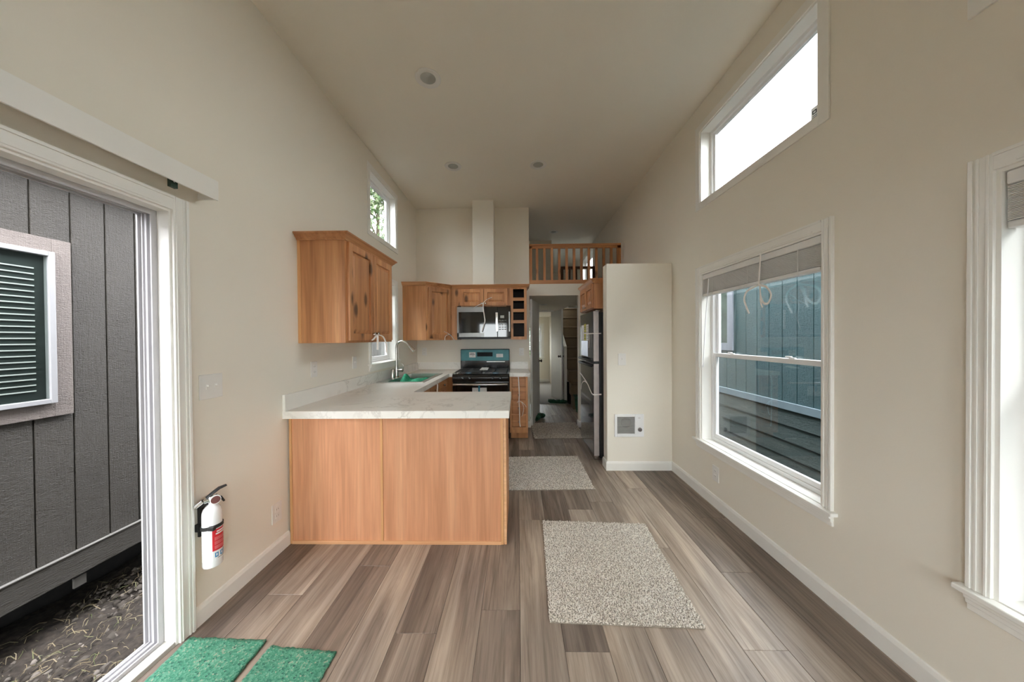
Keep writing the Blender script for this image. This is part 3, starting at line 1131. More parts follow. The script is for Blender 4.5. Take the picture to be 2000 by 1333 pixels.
# ---- sink base along the left wall
C = thing('sink_cabinet', 'alder base cabinets below the sink along the left wall', 'cabinet', (-1.26, 3.6, 0))
MB().box(XL, -0.985, 2.765, 4.92, 0.09, 0.72).build('body', M_lamz, C)
m = MB()
m.box(-1.005, -0.985, 2.765, 4.92, 0.72, 0.864)
m.box(XL, -1.005, 2.765, 2.785, 0.72, 0.864)
m.build('apron_rail', M_aldy, C)
MB().box(XL, -1.06, 2.765, 4.92, 0.0, 0.09).build('plinth', M_lamz, C)
MB().box(-0.985, -0.893, 4.335, 4.92, 0.09, 0.864).build('filler_panel', M_aldz, C)
for i, ky in enumerate((0.03, 0.375, 0.03)):
    cab_door(C, (-0.985, 3.05 + i * 0.415, 0.115), (0, 1, 0), (1, 0, 0), 0.405, 0.60, (ky, 0.55))
for i in range(3):
    M = frame_matrix((-0.985, 3.05 + i * 0.415, 0.728), (0, 1, 0), (1, 0, 0))
    d = MB(M).box(0, 0.405, 0, 0.020, 0, 0.125).build('drawer', M_aldy, C, bevel=0.003)
    knob_at(M, 0.20, 0.020, 0.062, d)

# ---- four-drawer base beside the stove
C = thing('drawer_cabinet', 'narrow alder base cabinet with four drawers right of the stove', 'cabinet', (0.01, 4.63, 0))
MB().box(-0.112, 0.135, 4.352, 4.92, 0.09, 0.864).build('body', M_lamz, C)
MB().box(-0.100, 0.135, 4.405, 4.92, 0.0, 0.09).build('plinth', M_lamz, C)
MB().box(-0.112, 0.135, 4.340, 4.352, 0.09, 0.864).build('face_frame', M_aldz, C)
for z0, z1 in ((0.716, 0.852), (0.540, 0.704), (0.354, 0.528), (0.168, 0.342)):
    M = frame_matrix((-0.088, 4.340, z0), (1, 0, 0), (0, -1, 0))
    m = MB(M)
    m.box(0, 0.198, 0, 0.012, 0, z1 - z0)
    m.frustum(0.004, 0.194, 0.012, 0.020, 0.004, z1 - z0 - 0.004, 0.012, '+y')
    d = m.build('drawer', M_aldx, C)
    knob_at(M, 0.099, 0.020, (z1 - z0) * 0.48, d, M_chrome)

# ---- counters
C = thing('countertop', 'white marbled countertop wrapping the peninsula and sink run', 'countertop', (-1.0, 2.6, 0.864))
ZT, ZU = 0.914, 0.864
m = MB()
m.prism([(XL, 2.08), (-0.06, 2.08), (-0.06, 2.825), (-0.935, 2.825), (-0.935, 3.44), (XL, 3.44)], 'z', ZU, ZT)
m.box(XL, -1.50, 3.44, 4.27, ZU, ZT)
m.box(-1.05, -0.935, 3.44, 4.27, ZU, ZT)
m.prism([(XL, 4.27), (-0.935, 4.27), (-0.935, 4.31), (-0.890, 4.31), (-0.890, YB), (XL, YB)], 'z', ZU, ZT)
m.build('slab', M_counter, C)
MB().box(XL, XL + 0.018, 2.082, YB, ZT, 1.022).build('backsplash', M_counter, C, bevel=0.001)
MB().box(XL + 0.018, -0.890, YB - 0.018, YB, ZT, 1.022).build('backsplash', M_counter, C, bevel=0.001)
C = thing('counter_section', 'short white counter section between stove and hall opening', 'countertop', (0.02, 4.6, 0.864))
MB().box(-0.115, 0.166, 4.31, YB, ZU, ZT).build('slab', M_counter, C)
MB().box(-0.115, 0.160, YB - 0.018, YB, ZT, 1.022).build('backsplash', M_counter, C, bevel=0.001)

# ---- sink
S = thing('kitchen_sink', 'stainless drop-in sink holding a green cloth', 'sink', (-1.28, 3.86, 0.72))
m = MB()
x0, x1, y0, y1 = -1.535, -1.022, 3.412, 4.298
bx0, bx1, by0, by1 = -1.435, -1.062, 3.455, 4.255
for q in ((x0, bx0, y0, y1), (bx1, x1, y0, y1), (bx0, bx1, y0, by0), (bx0, bx1, by1, y1)):
    m.box(q[0], q[1], q[2], q[3], 0.915, 0.921)
m.build('rim', M_steel, S)
m = MB()
zb = 0.745
m.box(bx0 - 0.003, bx0, by0, by1, zb, 0.915)
m.box(bx1, bx1 + 0.003, by0, by1, zb, 0.915)
m.box(bx0, bx1, by0 - 0.003, by0, zb, 0.915)
m.box(bx0, bx1, by1, by1 + 0.003, zb, 0.915)
m.box(bx0, bx1, by0, by1, zb - 0.003, zb)
m.build('basin', M_steel, S)
MB().lathe([(0.045, zb), (0.045, zb + 0.003), (0.030, zb + 0.004), (0.028, zb + 0.001)], (-1.25, 3.86, 0), 'z', 24).build('drain', M_chrome, S, smooth=True)

# ---- faucet
F = thing('faucet', 'brushed nickel gooseneck faucet behind the sink', 'faucet', (-1.485, 3.86, 0.921))
fx, fy, fz = -1.485, 3.86, 0.921
MB().lathe([(0.033, fz), (0.033, fz + 0.006), (0.024, fz + 0.012), (0.022, fz + 0.10), (0.019, fz + 0.135), (0.014, fz + 0.16)], (fx, fy, 0), 'z', 20).build('body', M_nickel, F, smooth=True)
path = [(fx, fy, fz + 0.14 + i * 0.045) for i in range(6)]
R_ = 0.078
zc = fz + 0.365
for i in range(13):
    a = PI - i * (PI * 0.80) / 12
    path.append((fx + R_ + R_ * math.cos(a), fy - 0.004 * i / 12, zc + R_ * math.sin(a)))
e = Vector(path[-1])
tdir = (Vector(path[-1]) - Vector(path[-2])).normalized()
path.append(tuple(e + tdir * 0.02))
MB().tube(path, 0.0125, 14).build('spout', M_nickel, F, smooth=True)
e = Vector(path[-1])
MB().tube([e, e + tdir * 0.02, e + tdir * 0.05, e + tdir * 0.095, e + tdir * 0.10], [0.013, 0.015, 0.017, 0.022, 0.018], 16).build('spray_head', M_nickel, F, smooth=True)
hd = Vector((0.96, -0.28, 0.02)).normalized()
h0 = Vector((fx, fy, fz + 0.085))
MB().tube([h0, h0 + hd * 0.05, h0 + hd * 0.088, h0 + hd * 0.092], [0.017, 0.017, 0.019, 0.012], 14).build('valve_barrel', M_nickel, F, smooth=True)
h1 = h0 + hd * 0.080
MB().tube([h1, h1 + Vector((0.018, 0, 0.030)), h1 + Vector((0.016, 0, 0.065)), h1 + Vector((-0.010, 0, 0.090)), h1 + Vector((-0.030, 0, 0.098))], [0.006, 0.006, 0.005, 0.005, 0.004], 10).build('lever', M_nickel, F, smooth=True)
tag(MB().lathe([(0.026, 0.921), (0.026, 0.927), (0.0225, 0.930), (0.0225, 1.020), (0.018, 1.028), (0.002, 1.030)], (-1.495, 3.765, 0), 'z', 22).build('air_gap_cap', M_nickel, smooth=True),
    'short brushed nickel cylinder standing beside the faucet', 'air gap')

# ---- green cloth in the sink
N = 40
gx, gy = np.meshgrid(np.linspace(-1.405, -1.085, N), np.linspace(3.50, 4.20, N), indexing='ij')
rs = np.random.RandomState(3)
hz = np.zeros_like(gx)
for _ in range(16):
    kx, ky, ph = rs.uniform(-26, 26), rs.uniform(-20, 20), rs.uniform(0, 6.3)
    hz += 0.0085 * np.abs(np.sin(kx * gx + ky * gy + ph))
hz = 0.795 + hz * 0.75
hz += 0.105 * np.exp(-(((gx + 1.355) / 0.05) ** 2 + ((gy - 3.80) / 0.13) ** 2))
hz += 0.045 * np.exp(-(((gx + 1.18) / 0.10) ** 2 + ((gy - 3.85) / 0.25) ** 2))
vs = np.stack([gx, gy, hz], -1).reshape(-1, 3)
idx = np.arange(N * N).reshape(N, N)
fs = np.stack([idx[:-1, :-1], idx[1:, :-1], idx[1:, 1:], idx[:-1, 1:]], -1).reshape(-1, 4)
org = np.array((-1.25, 3.85, 0.75))
o = fast_mesh('cloth', vs - org, fs, M_cloth, None, tuple(org))
sol = o.modifiers.new('thickness', 'SOLIDIFY')
sol.thickness = 0.006
for p in o.data.polygons:
    p.use_smooth = True
tag(o, 'crumpled green cloth lying in the sink', 'cloth')

# ---- stove
S = thing('stove', 'black gas range with teal film on its back panel', 'stove', (-0.5, 4.57, 0))
SX0, SX1 = -0.882, -0.120
MB().box(SX0, SX1, 4.285, 4.90, 0.03, 0.880).build('body', M_black, S)
m = MB()
m.prism([(4.235, 0.842), (4.90, 0.880), (4.90, 0.908), (4.275, 0.908), (4.250, 0.900)], 'x', SX0, SX1)
m.build('cooktop', M_black, S, bevel=0.004)
m = MB()
m.prism([(4.285, 0.800), (4.240, 0.805), (4.238, 0.862), (4.262, 0.898), (4.285, 0.898)], 'x', SX0 + 0.004, SX1 - 0.004)
cp = m.build('control_panel', M_black, S, bevel=0.003)
for x in (-0.739, -0.645, -0.340, -0.240):
    MB().lathe([(0.024, 0), (0.024, -0.006), (0.019, -0.010), (0.017, -0.034), (0.010, -0.036)], (x, 4.245, 0.852), 'y', 20).build('knob', M_black, cp, smooth=True)
m = MB()
m.box(SX0 + 0.004, SX1 - 0.004, 4.245, 4.285, 0.215, 0.795)
d = m.build('oven_door', M_blackglass, S, bevel=0.005)
MB().box(-0.78, -0.22, 4.243, 4.246, 0.33, 0.66).build('oven_window', M_blackglass, d)
m = MB()
m.tube([(SX0 + 0.018, 4.202, 0.776), (SX0 + 0.20, 4.196, 0.776), (SX1 - 0.20, 4.196, 0.776), (SX1 - 0.018, 4.202, 0.776)], 0.021, 14, 0.8)
m.box(SX0 + 0.03, SX0 + 0.06, 4.20, 4.246, 0.766, 0.786)
m.box(SX1 - 0.06, SX1 - 0.03, 4.20, 4.246, 0.766, 0.786)
m.build('handle', M_chrome, d, smooth=True, label='shiny steel oven handle')
MB().box(-0.612, -0.418, 4.240, 4.2445, 0.60, 0.728).build('leaflet', M_paper, d, label='white leaflet taped to oven door')
MB().box(-0.532, -0.508, 4.238, 4.241, 0.66, 0.765).build('tape', M_bluetape, d, label='blue tape strip')
MB().box(SX0 + 0.004, SX1 - 0.004, 4.248, 4.285, 0.045, 0.205).build('storage_drawer', M_black, S, bevel=0.004)
for x in (SX0 + 0.05, SX1 - 0.05):
    for y in (4.33, 4.85):
        MB().lathe([(0.02, 0), (0.02, 0.03)], (x, y, 0), 'z', 12).build('foot', M_rubber, S)
BX0, BX1 = -0.878, -0.124
m = MB()
m.box(BX0, BX1, 4.860, 4.92, 0.895, 1.225)
bg = m.build('back_panel', M_black, S, bevel=0.010)
m = MB()
m.box(BX0 + 0.008, BX1 - 0.008, 4.8575, 4.861, 1.048, 1.216)
m.build('film', M_teal, bg, bevel=0.002, label='teal protective film')
MB().box(-0.622, -0.384, 4.855, 4.858, 1.112, 1.176).build('display', M_display, bg)
s = MB().box(-0.745, -0.645, 4.855, 4.858, 1.098, 1.178).build('sticker', M_paper, bg, label='white printed sticker')
m = MB()
for (a, b, z) in ((-0.725, -0.668, 1.160), (-0.734, -0.657, 1.145), (-0.734, -0.660, 1.138), (-0.700, -0.672, 1.120)):
    m.box(a, b, 4.854, 4.8555, z, z + 0.005)
m.build('print', M_ink, s)
s = MB().box(-0.328, -0.224, 4.855, 4.858, 1.098, 1.150).build('sticker', M_paper, bg, label='small cream sticker')
m = MB()
for z in (1.108, 1.120, 1.132):
    m.box(-0.312, -0.245, 4.854, 4.8555, z, z + 0.003)
m.build('print', M_greylabel, s)
MB().box(-0.475, -0.195, 4.852, 4.861, 1.026, 1.034).build('vent_strip', M_chrome, bg)
for gx0, gx1 in ((SX0 + 0.03, -0.512), (-0.490, SX1 - 0.03)):
    m = MB()
    for x in (gx0, (gx0 + gx1) / 2 - 0.005, gx1 - 0.010):
        m.box(x, x + 0.010, 4.33, 4.83, 0.926, 0.936)
    for y in (4.33, 4.455, 4.575, 4.70, 4.82):
        m.box(gx0, gx1, y, y + 0.010, 0.926, 0.936)
    for x in (gx0, gx1 - 0.010):
        for y in (4.33, 4.82):
            m.box(x, x + 0.010, y, y + 0.010, 0.905, 0.926)
    m.build('grate', M_blackm, S)
M_capblue = plain('wrapped_burner_cap', (0.10, 0.17, 0.22), 0.25, 0.2, var=0.3, scale=40)
for x in (-0.69, -0.31):
    for y in (4.45, 4.70):
        MB().lathe([(0.050, 0.905), (0.050, 0.914), (0.036, 0.917), (0.036, 0.924), (0.030, 0.928)], (x, y, 0), 'z', 20).build('burner', M_capblue, S, smooth=True)
m = MB()
m._add([(-0.545, 4.50, 0.938), (-0.430, 4.50, 0.938), (-0.418, 4.62, 0.962), (-0.522, 4.62, 0.962), (-0.545, 4.50, 0.940), (-0.430, 4.50, 0.940), (-0.418, 4.62, 0.964), (-0.522, 4.62, 0.964)],
       [(0, 3, 2, 1), (4, 5, 6, 7), (0, 1, 5, 4), (1, 2, 6, 5), (2, 3, 7, 6), (3, 0, 4, 7)])
o = m.build('leaflet', M_paper)
tag(o, 'white instruction card lying on the stove grates', 'card')
m = MB()
m._add([(-0.520, 4.523, 0.9452), (-0.448, 4.523, 0.9452), (-0.447, 4.530, 0.9466), (-0.519, 4.530, 0.9466)], [(0, 1, 2, 3)])
m.build('print', M_ink, o)

# ---- microwave
S = thing('microwave', 'over-the-range microwave with black door and silver edging', 'microwave', (-0.48, 4.72, 1.39))
MX0, MX1, MY = -0.866, -0.100, 4.545
MB().box(MX0, MX1, MY + 0.03, 4.92, 1.392, 1.845).build('body', M_blackm, S, bevel=0.003)
m = MB()
m.box(MX0, -0.288, MY, MY + 0.03, 1.405, 1.842)
d = m.build('door', M_blackglass, S, bevel=0.004)
m = MB()
m.box(MX0, -0.476, MY - 0.003, MY + 0.001, 1.768, 1.842)
m.box(MX0, MX0 + 0.022, MY - 0.003, MY + 0.001, 1.405, 1.768)
m.prism([(MX0, 1.410), (-0.482, 1.410), (-0.476, 1.468), (MX0, 1.468)], 'y', MY - 0.003, MY + 0.001)
m.build('film', M_silverfilm, d, label='silver grey film on the door edge')
MB().box(-0.838, -0.318, MY - 0.002, MY + 0.001, 1.478, 1.760).build('window', M_blackglass, d)
m = MB()
m.box(-0.312, -0.276, MY - 0.034, MY - 0.020, 1.486, 1.758)
m.box(-0.304, -0.284, MY - 0.022, MY, 1.500, 1.516)
m.box(-0.304, -0.284, MY - 0.022, MY, 1.728, 1.744)
m.build('handle', M_chrome, d, bevel=0.005, label='vertical steel handle')
m = MB()
m.box(-0.284, MX1, MY, MY + 0.03, 1.405, 1.842)
cp = m.build('control_panel', M_blackglass, S, bevel=0.004)
MB().box(-0.124, -0.106, MY - 0.003, MY + 0.001, 1.484, 1.770).build('edge_strip', M_silverfilm, cp)
MB().box(-0.246, -0.190, MY - 0.002, MY + 0.001, 1.678, 1.716).build('display', M_lens, cp)
bt = MB().box(-0.014, 0.014, -0.001, 0.001, -0.006, 0.006)
me = None
for r_ in range(5):
    for c_ in range(3):
        if me is None:
            o = bt.build('button', M_slot, cp)
            me = o.data
            o.location = Vector((0, 0, 0))
        else:
            o = bpy.data.objects.new('button', me)
            COL.objects.link(o)
            o.parent = cp
        # mesh is centred on the parent frame origin offset; move to its key position
        o.location = Vector((-0.252 + 0.040 * c_, MY - 0.0005, 1.645 - 0.032 * r_))
MB().box(MX0, MX1, MY + 0.012, MY + 0.05, 1.378, 1.404).build('vent_grille', M_blackm, S)

# ---- refrigerator
S = thing('refrigerator', 'tall dark glossy top-freezer fridge beside the partition', 'fridge', (1.2, 3.93, 0))
FX, FY0, FY1 = 0.846, 3.572, 4.284
MB().box(0.918, 1.560, FY0 + 0.005, FY1 - 0.005, 0.03, 1.675).build('body', M_blackm, S, bevel=0.004)
for nm, za, zb in (('fridge_door', 0.055, 1.098), ('freezer_door', 1.118, 1.688)):
    m = MB()
    m.box(FX, 0.912, FY0, FY1, za, zb)
    d = m.build(nm, M_slate, S, bevel=0.006)
    m = MB()
    m.box(FX + 0.006, 0.910, FY0 - 0.0015, FY0 + 0.001, za + 0.004, zb - 0.004)
    m.build('edge_film', M_film, d, label='pinkish grey film on door edge')
    m = MB()
    zz = zb - 0.030 if nm == 'fridge_door' else za + 0.008
    m.tube([(FX - 0.012, FY0 + 0.02, zz), (FX - 0.034, FY0 + 0.07, zz + 0.004), (FX - 0.038, FY1 - 0.10, zz + 0.004), (FX - 0.012, FY1 - 0.03, zz)], 0.013, 10, 1.0)
    m.build('handle', M_blackm, d, smooth=True, label='dark bar handle')
    if nm == 'freezer_door':
        MB().box(0.880, 0.93, FY0 + 0.01, FY0 + 0.06, zb, zb + 0.010).build('hinge_cover', M_chrome, d)
        lb = MB().box(FX - 0.0015, FX + 0.001, 3.80, 4.19, 1.355, 1.548).build('label_sheet', M_paper, d, label='white energy label sheet')
        MB().box(FX - 0.003, FX - 0.001, 3.93, 4.04, 1.355, 1.560).build('label_stripe', M_yellow, lb, label='yellow stripe of the energy label')
        m = MB()
        for z in (1.375, 1.405, 1.45, 1.49, 1.515):
            m.box(FX - 0.0035, FX - 0.0025, 3.955, 4.015, z, z + 0.010)
            m.box(FX - 0.0035, FX - 0.0015, 3.815, 3.905, z + 0.003, z + 0.006)
        m.build('print', M_ink, lb)
        m = MB()
        m.box(FX - 0.0015, FX + 0.001, 3.84, 4.20, 1.16, 1.350)
        m.build('sheet', M_bluefilm, d, label='pale blue sheet on the door')
MB().box(0.86, 0.90, FY0 + 0.004, FY0 + 0.05, 0.028, 0.056).build('hinge', M_chrome, S)
for y in (FY0 + 0.05, FY1 - 0.05):
    MB().lathe([(0.022, 0), (0.022, 0.03)], (0.96, y, 0), 'z', 12).build('foot', M_chrome, S)
    MB().lathe([(0.022, 0), (0.022, 0.03)], (1.50, y, 0), 'z', 12).build('foot', M_rubber, S)

# ================================================================ FITTINGS
def plate(name, fr, a, z, w_, h, kind, label, cat, gangs=1):
    T = thing(name, label, cat, fr.pt(a, 0, z - h / 2))
    m = MB()
    fr.box(m, a - w_ / 2, a + w_ / 2, -0.006, 0, z - h / 2, z + h / 2)
    m.build('plate', M_plate, T, bevel=0.0025)
    for g in range(gangs):
        c = a + (g - (gangs - 1) / 2) * 0.046
        if kind == 'outlet':
            for zz in (z + 0.021, z - 0.021):
                m = MB()
                fr.box(m, c - 0.017, c + 0.017, -0.0085, -0.006, zz - 0.015, zz + 0.015)
                s = m.build('socket', M_plate, T, bevel=0.003)
                m = MB()
                fr.box(m, c - 0.009, c - 0.007, -0.0092, -0.0084, zz - 0.004, zz + 0.006)
                fr.box(m, c + 0.006, c + 0.008, -0.0092, -0.0084, zz - 0.004, zz + 0.006)
                m.build('slot', M_slot, s)
        else:
            m = MB()
            fr.box(m, c - 0.006, c + 0.006, -0.0075, -0.006, z - 0.013, z + 0.013)
            s = m.build('toggle_recess', M_plate, T)
            m = MB()
            fr.box(m, c - 0.004, c + 0.004, -0.018, -0.007, z + 0.001, z + 0.010)
            m.build('toggle', M_plate, s, bevel=0.001)
    return T


FP = Fr('y', 3.325, 1)
FK = Fr('y', YB, 1)
plate('light_switch', FL, 1.590, 1.157, 0.122, 0.124, 'switch', 'white double light switch beside the sliding door', 'switch', 2)
plate('power_outlet', FL, 2.015, 0.275, 0.080, 0.124, 'outlet', 'white wall outlet low on the left wall beside the peninsula', 'outlet')
plate('power_outlet', FL, 2.410, 1.162, 0.075, 0.118, 'outlet', 'white outlet under the left wall cabinet, nearest the viewer', 'outlet')
plate('light_switch', FL, 3.015, 1.168, 0.075, 0.118, 'switch', 'white switch plate under the wall cabinet, close to the sink window', 'switch')
plate('power_outlet', FK, -1.455, 1.190, 0.075, 0.118, 'outlet', 'white outlet below the corner cabinet above the backsplash', 'outlet')
plate('power_outlet', FK, 0.060, 1.176, 0.072, 0.118, 'outlet', 'white outlet between the stove and the hall opening', 'outlet')
plate('light_switch', FP, 1.086, 1.160, 0.080, 0.124, 'switch', 'white single light switch on the partition wall', 'switch')
plate('power_outlet', FRt, 2.600, 0.275, 0.080, 0.124, 'outlet', 'white wall outlet under the tall right window', 'outlet')

# ---- wall heater in the partition
H = thing('wall_heater', 'white recessed electric heater low on the partition wall', 'heater', (1.15, 3.325, 0.354))
hx0, hx1, hz0, hz1 = 1.004, 1.306, 0.354, 0.590
gx0, gx1, gz0, gz1 = 1.030, 1.212, 0.386, 0.562
m = MB()
m.box(hx0, gx0, 3.309, 3.325, hz0, hz1)
m.box(gx1, hx1, 3.309, 3.325, hz0, hz1)
m.box(gx0, gx1, 3.309, 3.325, gz1, hz1)
m.box(gx0, gx1, 3.309, 3.325, hz0, gz0)
m.build('cover', M_vinyl, H, bevel=0.003)
MB().box(gx0, gx1, 3.3225, 3.3245, gz0, gz1).build('recess', M_grille, H)
MB().lathe([(0.055, 3.321), (0.052, 3.318), (0.020, 3.316), (0.001, 3.316)], (1.125, 0, 0.50), 'y', 20).build('fan', M_slot, H, smooth=True)
sm = None
for i in range(14):
    z = gz0 + 0.007 + i * (gz1 - gz0 - 0.014) / 13
    if sm is None:
        o = MB().box(gx0, gx1, 3.310, 3.3155, -0.0021, 0.0021).build('slat', M_grille, H)
        sm = o.data
    else:
        o = bpy.data.objects.new('slat', sm)
        COL.objects.link(o)
        o.parent = H
    o.location = (0, 0, z)
MB().lathe([(0.021, 3.309), (0.020, 3.298), (0.014, 3.295)], (1.262, 0, 0.430), 'y', 22).build('dial', M_knobgrey, H, smooth=True)
MB().box(1.246, 1.268, 3.3075, 3.3095, 0.548, 0.554).build('badge', M_greylabel, H)

# ---- recessed ceiling lamps


def downlight(x, y, label, z=ZC, r=0.098):
    T = thing('ceiling_lamp', label, 'lamp', (x, y, z), 'recessed ceiling lamps')
    MB().lathe([(r, z), (r, z - 0.004), (r * 0.94, z - 0.009), (r * 0.80, z - 0.008), (r * 0.60, z - 0.002), (r * 0.60, z)], (x, y, 0), 'z', 40, cap=False).build('trim_ring', M_lighttrim, T, smooth=True)
    MB().lathe([(r * 0.61, z - 0.0005), (r * 0.55, z - 0.0035), (0.001, z - 0.004)], (x, y, 0), 'z', 36, cap=False).build('lens', M_lens, T, smooth=True)


downlight(-0.679, 2.467, 'recessed ceiling lamp nearest the viewer, largest of all')
downlight(-0.740, 3.726, 'small recessed ceiling lamp above the sink side of the kitchen')
downlight(0.255, 3.725, 'small recessed ceiling lamp in line with the loft railing')
downlight(0.70, 6.08, 'faint recessed lamp in the dim loft ceiling', r=0.085)
downlight(0.50, 6.25, 'round lamp on the low hallway ceiling', z=HZ, r=0.09)

# ---- headrail and valance over the sliding door
V_ = thing('blind_valance', 'long white blind valance mounted above the sliding door', 'valance', (XL, 0.5, 2.078))
MB().box(-1.476, -1.468, -0.60, 1.546, 2.078, 2.172).build('face_board', M_trim, V_, bevel=0.001)
MB().box(XL, -1.476, -0.60, 1.546, 2.164, 2.172).build('top_board', M_trim, V_)
MB().box(XL, -1.476, 1.540, 1.546, 2.082, 2.164).build('end_board', M_trim, V_)
MB().box(-1.545, -1.500, -0.58, 1.42, 2.118, 2.150).build('track', M_vinyl, V_)
b = MB().box(-1.508, -1.492, 1.352, 1.380, 2.060, 2.118).build('bracket', plain('dark_green_clip', (0.02, 0.05, 0.035), 0.5), V_, label='small dark green clip')
MB().box(-1.4925, -1.4915, 1.362, 1.368, 2.082, 2.090).build('screw', M_paper, b)


# ---- raised mini blinds


def mini_blind(y0, y1, ztop, label, wand=1):
    T = thing('window_blind', label, 'blind', (XR + 0.03, (y0 + y1) / 2, ztop - 0.2))
    xa, xb = XR + 0.004, XR + 0.052
    MB().box(xa, xb, y0, y1, ztop - 0.044, ztop).build('headrail', M_blind, T, bevel=0.006)
    sm = None
    for i in range(22):
        z = ztop - 0.050 - i * 0.0052
        if sm is None:
            m = MB()
            m.prism([(xa + 0.001, 0), (xa + 0.025, 0.0015), (xb - 0.001, 0), (xb - 0.001, -0.0030), (xa + 0.025, -0.0015), (xa + 0.001, -0.0030)], 'y', y0 + 0.004, y1 - 0.004)
            o = m.build('slat', M_blind, T)
            sm = o.data
        else:
            o = bpy.data.objects.new('slat', sm)
            COL.objects.link(o)
            o.parent = T
        o.location = (0, 0, z)
    MB().box(xa, xb, y0 + 0.004, y1 - 0.004, ztop - 0.188, ztop - 0.166).build('bottom_rail', M_blind, T, bevel=0.004)
    for t in (0.13, 0.5, 0.87):
        y = y0 + (y1 - y0) * t
        m = MB()
        m.box(xa - 0.0015, xa, y - 0.002, y + 0.002, ztop - 0.188, ztop - 0.040)
        m.build('ladder_cord', M_blind, T)
    y = y1 - 0.10 if wand > 0 else y0 + 0.03
    MB().tube([(xa - 0.006, y, ztop - 0.050), (xa - 0.010, y + 0.04, ztop - 0.40), (xa - 0.014, y + 0.07, ztop - 0.80)], 0.004, 8).build('wand', M_vinyl, T, smooth=True)
    return T


mini_blind(1.712, 2.790, 1.927, 'raised white mini blind at the top of the tall right window')
mini_blind(0.0, 1.078, 1.927, 'raised white mini blind in the window at the right edge', -1)

# ---- ties and ribbons


def ribbon(parts, label, name='plastic_tie', r=0.0045, flat=0.45, cat='tie', up=(0, 0, 1)):
    m = MB()
    for p in parts:
        m.tube(p, r, 8, flat, up)
    return tag(m.build(name, M_tie, smooth=True), label, cat)


def smooth_path(pts, n=6):
    P = [Vector(p) for p in pts]
    out = []
    for i in range(len(P) - 1):
        p0, p1, p2, p3 = P[max(i - 1, 0)], P[i], P[i + 1], P[min(i + 2, len(P) - 1)]
        for k in range(n):
            t = k / n
            out.append(0.5 * ((2 * p1) + (p2 - p0) * t + (2 * p0 - 5 * p1 + 4 * p2 - p3) * t * t + (3 * p1 - p0 - 3 * p2 + p3) * t ** 3))
    out.append(P[-1])
    return [tuple(p) for p in out]


xk = -1.190
ribbon([smooth_path([(xk, 2.612, 1.430), (xk + 0.012, 2.660, 1.425), (xk, 2.705, 1.432)]),
        smooth_path([(xk + 0.010, 2.655, 1.425), (xk + 0.016, 2.645, 1.38), (xk + 0.016, 2.640, 1.30)]),
        smooth_path([(xk + 0.010, 2.660, 1.428), (xk + 0.030, 2.720, 1.41), (xk + 0.035, 2.775, 1.34), (xk + 0.03, 2.785, 1.27)]),
        smooth_path([(xk + 0.006, 2.650, 1.425), (xk + 0.010, 2.590, 1.395), (xk + 0.006, 2.565, 1.382)])],
       'white tie looped around the knobs of the left wall cabinet', r=0.0085)
ck = A + dn * 0.050 + du * (ln - 0.058)
dvx, dvy = du.x, du.y
ribbon([smooth_path([(ck.x - 0.10 * dvx, ck.y - 0.10 * dvy, 1.490), (ck.x, ck.y, 1.440), (ck.x + 0.07 * dvx, ck.y + 0.07 * dvy - 0.01, 1.365)]),
        smooth_path([(ck.x - 0.02 * dvx, ck.y - 0.02 * dvy, 1.452), (ck.x - 0.08 * dvx, ck.y - 0.08 * dvy, 1.425), (ck.x - 0.095 * dvx, ck.y - 0.095 * dvy, 1.365)])],
       'white tie on the knob of the slanted corner cabinet', r=0.0075)
yk = 4.545
ribbon([smooth_path([(-0.620, yk - 0.02, 1.825), (-0.560, yk - 0.015, 1.862), (-0.490, yk - 0.012, 1.897), (-0.430, yk - 0.02, 1.945), (-0.360, yk - 0.02, 1.972)]),
        smooth_path([(-0.488, yk - 0.014, 1.895), (-0.482, yk - 0.045, 1.80), (-0.468, yk - 0.045, 1.70), (-0.462, yk - 0.045, 1.63), (-0.485, yk - 0.045, 1.55), (-0.505, yk - 0.045, 1.48)])],
       'white tie crossed on the knobs above the microwave with a hanging tail', r=0.0075)
yk = 4.285
ribbon([smooth_path([(0.008, yk + 0.03, 0.862), (0.012, yk, 0.80), (0.016, yk, 0.70), (0.018, yk, 0.62), (0.014, yk, 0.54), (0.018, yk, 0.44), (0.020, yk, 0.34), (0.020, yk, 0.25), (0.028, yk, 0.19)]),
        smooth_path([(-0.012, yk - 0.006, 0.520), (0.016, yk - 0.008, 0.538), (0.052, yk - 0.014, 0.520), (0.076, yk - 0.014, 0.450), (0.064, yk - 0.014, 0.370), (0.050, yk - 0.014, 0.335)]),
        smooth_path([(0.052, yk - 0.012, 0.530), (0.095, yk - 0.014, 0.485), (0.112, yk - 0.014, 0.455)])],
       'white tie threaded down the four drawer knobs', r=0.0065)
ribbon([smooth_path([(-0.937, 3.68, 0.862), (-0.932, 3.66, 0.83), (-0.930, 3.64, 0.79), (-0.930, 3.62, 0.74)])],
       'white tie hanging from the sink cabinet drawers', r=0.0075)
ribbon([smooth_path([(0.934, FY0 - 0.008, 0.752), (0.900, FY0 - 0.008, 0.752), (FX - 0.006, FY0 - 0.008, 0.752), (FX - 0.008, FY0 + 0.10, 0.775), (FX - 0.008, 3.85, 0.840), (FX - 0.008, 4.20, 0.905), (FX - 0.008, 4.29, 0.915)]),
        smooth_path([(FX - 0.009, 3.83, 0.835), (FX - 0.012, 3.98, 0.845), (FX - 0.012, 4.15, 0.79), (FX - 0.012, 4.20, 0.71)])],
       'white tie around the lower fridge door', r=0.0075, up=(1, 0, 0))
